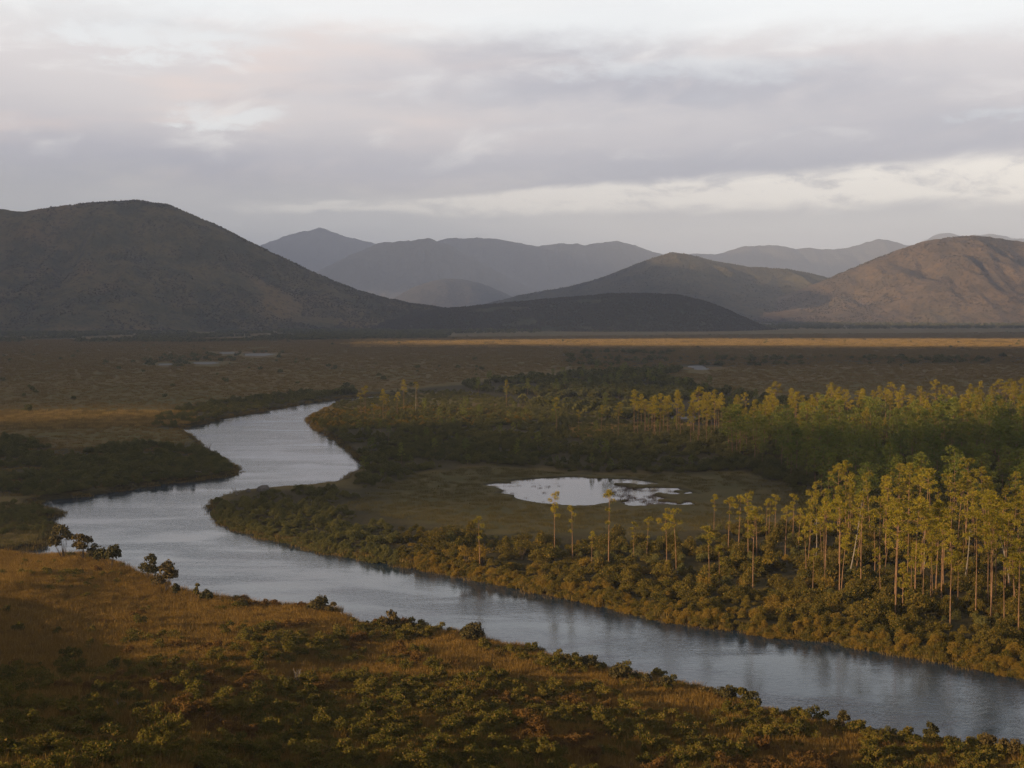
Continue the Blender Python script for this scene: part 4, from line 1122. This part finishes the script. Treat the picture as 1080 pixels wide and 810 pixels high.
for i, (x, y, z, rz, s, var, px, py) in enumerate(HE):
    if i < NT:
        hue_ = 'rust-brown' if var >= 6 else 'yellow-green'
        if px < 360: lb = 'knee-high ' + hue_ + ' heath bush in the lower left corner of the near slope'
        elif px < 720: lb = 'knee-high ' + hue_ + ' heath bush at the bottom middle of the near slope'
        else: lb = 'knee-high ' + hue_ + ' heath bush at the bottom right of the near slope'
        foliage_thing('heath_bush', HEATH_OBJ[var], (x, y, z - 0.08), rz, s, lb, 'bush', 'heath bushes on the near slope')
    else: rest_h.append((x, y, z - 0.08, rz, s, var))
stuff('heath', 'patchy low heath growing among the grass of the near slope', rest_h, HEATH_OBJ, 'heath')

# golden standing shrubs on the far bank
for (bx, by, hp, lb) in [(492, 597, 30, 'bright yellow feathery shrub on the far bank, left one of two'), (508, 598, 27, 'bright yellow feathery shrub on the far bank, right one of two'), (550, 590, 26, 'grey-brown bare-looking shrub standing left of the double-tufted pine')]:
    x, y = place(bx, by); h = hp * y / F
    st, fo = make_bush(h * 0.38, h, 10, 1300, 0.07, True, 0.35)
    e = empty('tall_shrub', (x, y, float(gz(x, y)) - 0.1))
    st.obj('stem', M['wood'], True, e); fo.obj('foliage', M['bush_gold' if 'yellow' in lb else 'bush'], True, e)
    tag(e, lb, 'shrub', 'tall shrubs on the far bank')

for (bx, by, hp, lean, lb) in [(896, 606, 92, 0.16, 'leaning dead trunk at the left of the grove, bare of any crown'), (975, 600, 66, -0.05, 'bare grey dead trunk standing in the centre of the grove'), (1017, 615, 60, 0.10, 'bare broken dead trunk in the right of the grove'), (1066, 622, 58, -0.20, 'dead trunk leaning left near the right edge of the grove'), (860, 600, 58, 0.02, 'bare upright dead trunk at the left edge of the grove'), (438, 436, 32, 0.02, 'tall bare dead trunk beyond the little stand by the river bend')]:
    x, y = place(bx, by); h = hp * y / F
    e = MB()
    e.tube([np.array([lean * h * t + 0.1 * math.sin(4 * t), 0.05 * math.sin(3 * t), h * t]) for t in np.linspace(0, 1, 8)], [0.11 * (1 - 0.7 * t) for t in np.linspace(0, 1, 8)], 6)
    for q in range(7):
        t = random.uniform(0.5, 0.97); a = random.uniform(0, 6.28); p = np.array([lean * h * t + 0.1 * math.sin(4 * t), 0.05 * math.sin(3 * t), h * t])
        e.tube([p, p + np.array([math.cos(a), math.sin(a), random.uniform(-0.1, 0.6)]) * random.uniform(0.3, 1.0)], [0.03, 0.008], 4)
    o = e.obj('dead_tree', M['dead']); o.location = (x, y, float(gz(np.array([x]), np.array([y]))[0]) - 0.1)
    tag(o, lb, 'dead tree', 'dead trunks among the pines')

# shrubs that stand up against the water on the near bank: base px, height px, width px, kind, label
SIL = [(67, 590, 30, 24, 'bank_shrub', 'tall dark leafy shrub beside the little inlet at the left edge'), (88, 592, 26, 20, 'rust', 'rust-coloured shrub next to the tall dark one by the left inlet'), (99, 593, 17, 12, 'bank_shrub', 'small round shrub between the rust one and the spreading one by the left inlet'),
       (117, 600, 20, 28, 'bank_shrub', 'wide spreading shrub on the point right of the left inlet'), (156, 612, 22, 20, 'bank_shrub', 'dark flat-topped shrub leaning over the river below the inlet'), (174, 626, 26, 26, 'rust', 'big dark rusty shrub on the near bank where the grass slope begins'),
       (187, 630, 12, 9, 'bank_shrub', 'little grey shrub right of the big rusty one'), (207, 634, 16, 8, 'bush', 'slender upright olive shrub left of the round dark one on the grassy bank'), (219, 636, 16, 14, 'bank_shrub', 'round dark shrub right of the slender upright one on the grassy bank'),
       (253, 642, 10, 12, 'bank_shrub', 'tiny dark ball of a shrub alone on the grassy bank against the water'), (334, 646, 13, 20, 'bank_shrub', 'low dark shrub at the start of the scrubby bank'), (348, 648, 12, 14, 'rust', 'low rusty shrub beside the low dark one at the start of the scrubby bank'),
       (369, 653, 12, 10, 'bank_shrub', 'small pale-headed shrub on the bank edge left of the lone domed one'), (410, 667, 18, 20, 'rust', 'lone domed rusty shrub against the water left of centre'), (419, 668, 9, 8, 'bank_shrub', 'tiny shrub touching the lone domed rusty one'),
       (500, 678, 16, 22, 'bank_shrub', 'dark leafy shrub where the bank drops near the centre'), (602, 706, 15, 13, 'bank_shrub', 'left one of the two round shrubs on the centre bank'), (619, 708, 16, 19, 'bank_shrub', 'right, wider one of the two round shrubs on the centre bank'),
       (656, 720, 18, 24, 'bank_shrub', 'broad dark shrub right of the two round shrubs'), (682, 724, 14, 14, 'bank_shrub', 'shrub between the broad dark one and the last of the centre bank'), (700, 729, 14, 16, 'bank_shrub', 'last dark shrub of the centre bank before the open grass'),
       (744, 734, 10, 14, 'rust', 'small rusty shrub at the left of the four on the right grassy bank'), (763, 740, 15, 20, 'bank_shrub', 'dark shrub second of the four on the right grassy bank'), (781, 743, 16, 15, 'bush', 'yellowish shrub third of the four on the right grassy bank'), (794, 748, 16, 17, 'bank_shrub', 'dark leaning shrub last of the four on the right grassy bank'),
       (818, 752, 12, 9, 'bush', 'lone little olive shrub on the right grassy bank'), (844, 762, 10, 12, 'bush', 'low brown shrub where the right bank dips'), (877, 770, 10, 9, 'rust', 'small shrub left of the dark round one on the right bank'), (889, 771, 18, 14, 'bank_shrub', 'dark round shrub standing clear of the right bank'),
       (903, 776, 10, 12, 'bush', 'low tuft of a shrub right of the dark round one'), (918, 778, 10, 9, 'bush', 'thin olive shrub further right of the dark round one'), (957, 784, 15, 12, 'bush', 'sparse twiggy shrub left of the dark lollipop one'), (982, 786, 20, 14, 'bank_shrub', 'dark lollipop-shaped shrub on the right bank'),
       (1003, 790, 10, 18, 'bank_shrub', 'low spreading dark shrub right of the lollipop one'), (1043, 794, 16, 18, 'rust', 'bushy rust-brown shrub near the right edge, left one of two'), (1062, 799, 18, 22, 'rust', 'bushy rust-brown shrub near the right edge, right one of two')]
for (bx, by, hp, wp, mk, lb) in SIL:
    x, y = place(bx, by); sc_ = y / F
    h = hp * sc_ * 1.35; rx = wp * sc_ / 2 * 1.2
    st, fo = make_bush(rx, h, random.choice((6, 7, 9)), 850, max(0.045, 0.07 * rx + 0.03), True, 0.3)
    e = empty('bank_shrub', (x, y, float(ground_h(np.array([x]), np.array([y]))[0]) - 0.1), 0)
    st.obj('stem', M['wood'], True, e); fo.obj('foliage', M[mk], True, e)
    tag(e, lb, 'shrub', 'shrubs along the near river bank')

# dead shrubs and fallen wood
def dead_shrub(bx, by, hp, label, n=6, spread=0.5):
    x, y = place(bx, by); h = hp * y / F
    e = MB()
    for k in range(n):
        a = random.uniform(0, 6.28); tip_ = np.array([math.cos(a) * spread * h * random.uniform(0.3, 1), math.sin(a) * spread * h * random.uniform(0.3, 1), h * random.uniform(0.6, 1)])
        mid = tip_ * 0.5 + rnd_dir() * 0.08 * h
        e.tube([np.array([0, 0, -0.1]), mid, tip_], [0.05 * h + 0.01, 0.03 * h + 0.006, 0.008], 5)
        for q in range(3):
            b0 = mid + (tip_ - mid) * random.random(); b1 = b0 + rnd_dir() * 0.2 * h + np.array([0, 0, 0.12 * h])
            e.tube([b0, b1], [0.018 * h + 0.004, 0.006], 4)
    o = e.obj('dead_shrub', M['dead'])
    o.location = (x, y, float(ground_h(np.array([x]), np.array([y]))[0]))
    tag(o, label, 'dead shrub', 'bare dead shrubs')
dead_shrub(312, 722, 18, 'forked bare grey shrub among the heath left of centre on the near slope')
dead_shrub(128, 752, 16, 'thin bare shrub at the lower left edge of the heath')
dead_shrub(217, 480, 13, 'spindly leafless shrub leaning over the water on the left spit', 7, 0.6)
dead_shrub(250, 522, 9, 'twiggy bare shrub at the tip of the grassy point across the bend', 6, 0.9)
dead_shrub(567, 775, 10, 'small pale dead stem low in the middle of the near slope', 3, 0.3)
def log(px0, py0, px1, py1, rad, label):
    a_ = place(px0, py0); b_ = place(px1, py1)
    z0 = float(ground_h(np.array([a_[0]]), np.array([a_[1]]))[0]) + 0.5; z1 = float(ground_h(np.array([b_[0]]), np.array([b_[1]]))[0]) + 0.5
    e = MB(); p0 = np.array([0, 0, 0]); p1 = np.array([b_[0] - a_[0], b_[1] - a_[1], z1 - z0])
    pts = [p0 + (p1 - p0) * t + np.array([0, 0, 0.25 * math.sin(5 * t)]) for t in np.linspace(0, 1, 9)]
    e.tube(pts, [rad * (1.2 - 0.8 * t) for t in np.linspace(0, 1, 9)], 6)
    for t in (0.3, 0.55, 0.75):
        q = p0 + (p1 - p0) * t; e.tube([q, q + np.array([0.5, -0.3, 0.9])], [rad * 0.5, 0.03], 5)
    o = e.obj('fallen_log', M['dead']); o.location = (a_[0], a_[1], z0)
    tag(o, label, 'log', 'fallen grey logs on the left bank')
log(20, 515, 60, 508, 0.11, 'long pale fallen log with a kink on the left bank')
log(85, 508, 122, 512, 0.10, 'thin grey fallen log right of the kinked one on the left bank')
log(205, 499, 225, 500, 0.10, 'short fallen log on the spit at the river bend')
def rock(bx, by, wp, hp, label):
    x, y = place(bx, by); s_ = y / F
    bm = bmesh.new(); bmesh.ops.create_icosphere(bm, subdivisions=3, radius=1.0)
    for v_ in bm.verts:
        n_ = float(fbm(np.array([v_.co.x * 1.3 + bx]), np.array([v_.co.y * 1.3 + v_.co.z + by]), 3)[0])
        v_.co *= 0.75 + 0.5 * n_
        v_.co.x *= wp * s_ / 2; v_.co.y *= wp * s_ / 2.4; v_.co.z *= hp * s_
    me = bpy.data.meshes.new('rock'); bm.to_mesh(me); bm.free(); me.materials.append(M['rock'])
    o = bpy.data.objects.new('rock', me); COL.objects.link(o); o.location = (x, y, float(ground_h(np.array([x]), np.array([y]))[0]) + 0.2)
    tag(o, label, 'rock', 'rocks on the grassy point')
m, gg, out = new_mat('grey_rock')
nn = gg.noise(gg.node('ShaderNodeTexCoord').outputs['Object'], 3.0, 5)
principled(gg, out, gg.mix(nn, (0.05, 0.045, 0.04), (0.16, 0.145, 0.125)), 0.9)
M['rock'] = m
rock(277, 518, 14, 6, 'larger flat grey rock at the water edge of the grassy point')
rock(262, 519, 5, 3, 'smaller dark rock left of the flat grey one on the grassy point')
rock(352, 514, 6, 3, 'small grey rock on the bank where the upper reach bends')

# ------------------------------------------------------------------ render settings
cy = sc.cycles
cy.use_denoising = True
try:
    cy.denoiser = 'OPENIMAGEDENOISE'; cy.denoising_input_passes = 'RGB_ALBEDO_NORMAL'; cy.denoising_prefilter = 'NONE'
except Exception: pass
cy.max_bounces = 6; cy.diffuse_bounces = 3; cy.glossy_bounces = 3; cy.transmission_bounces = 3; cy.volume_bounces = 0; cy.transparent_max_bounces = 4
cy.sample_clamp_indirect = 4.0
cy.use_adaptive_sampling = True; cy.adaptive_threshold = 0.006
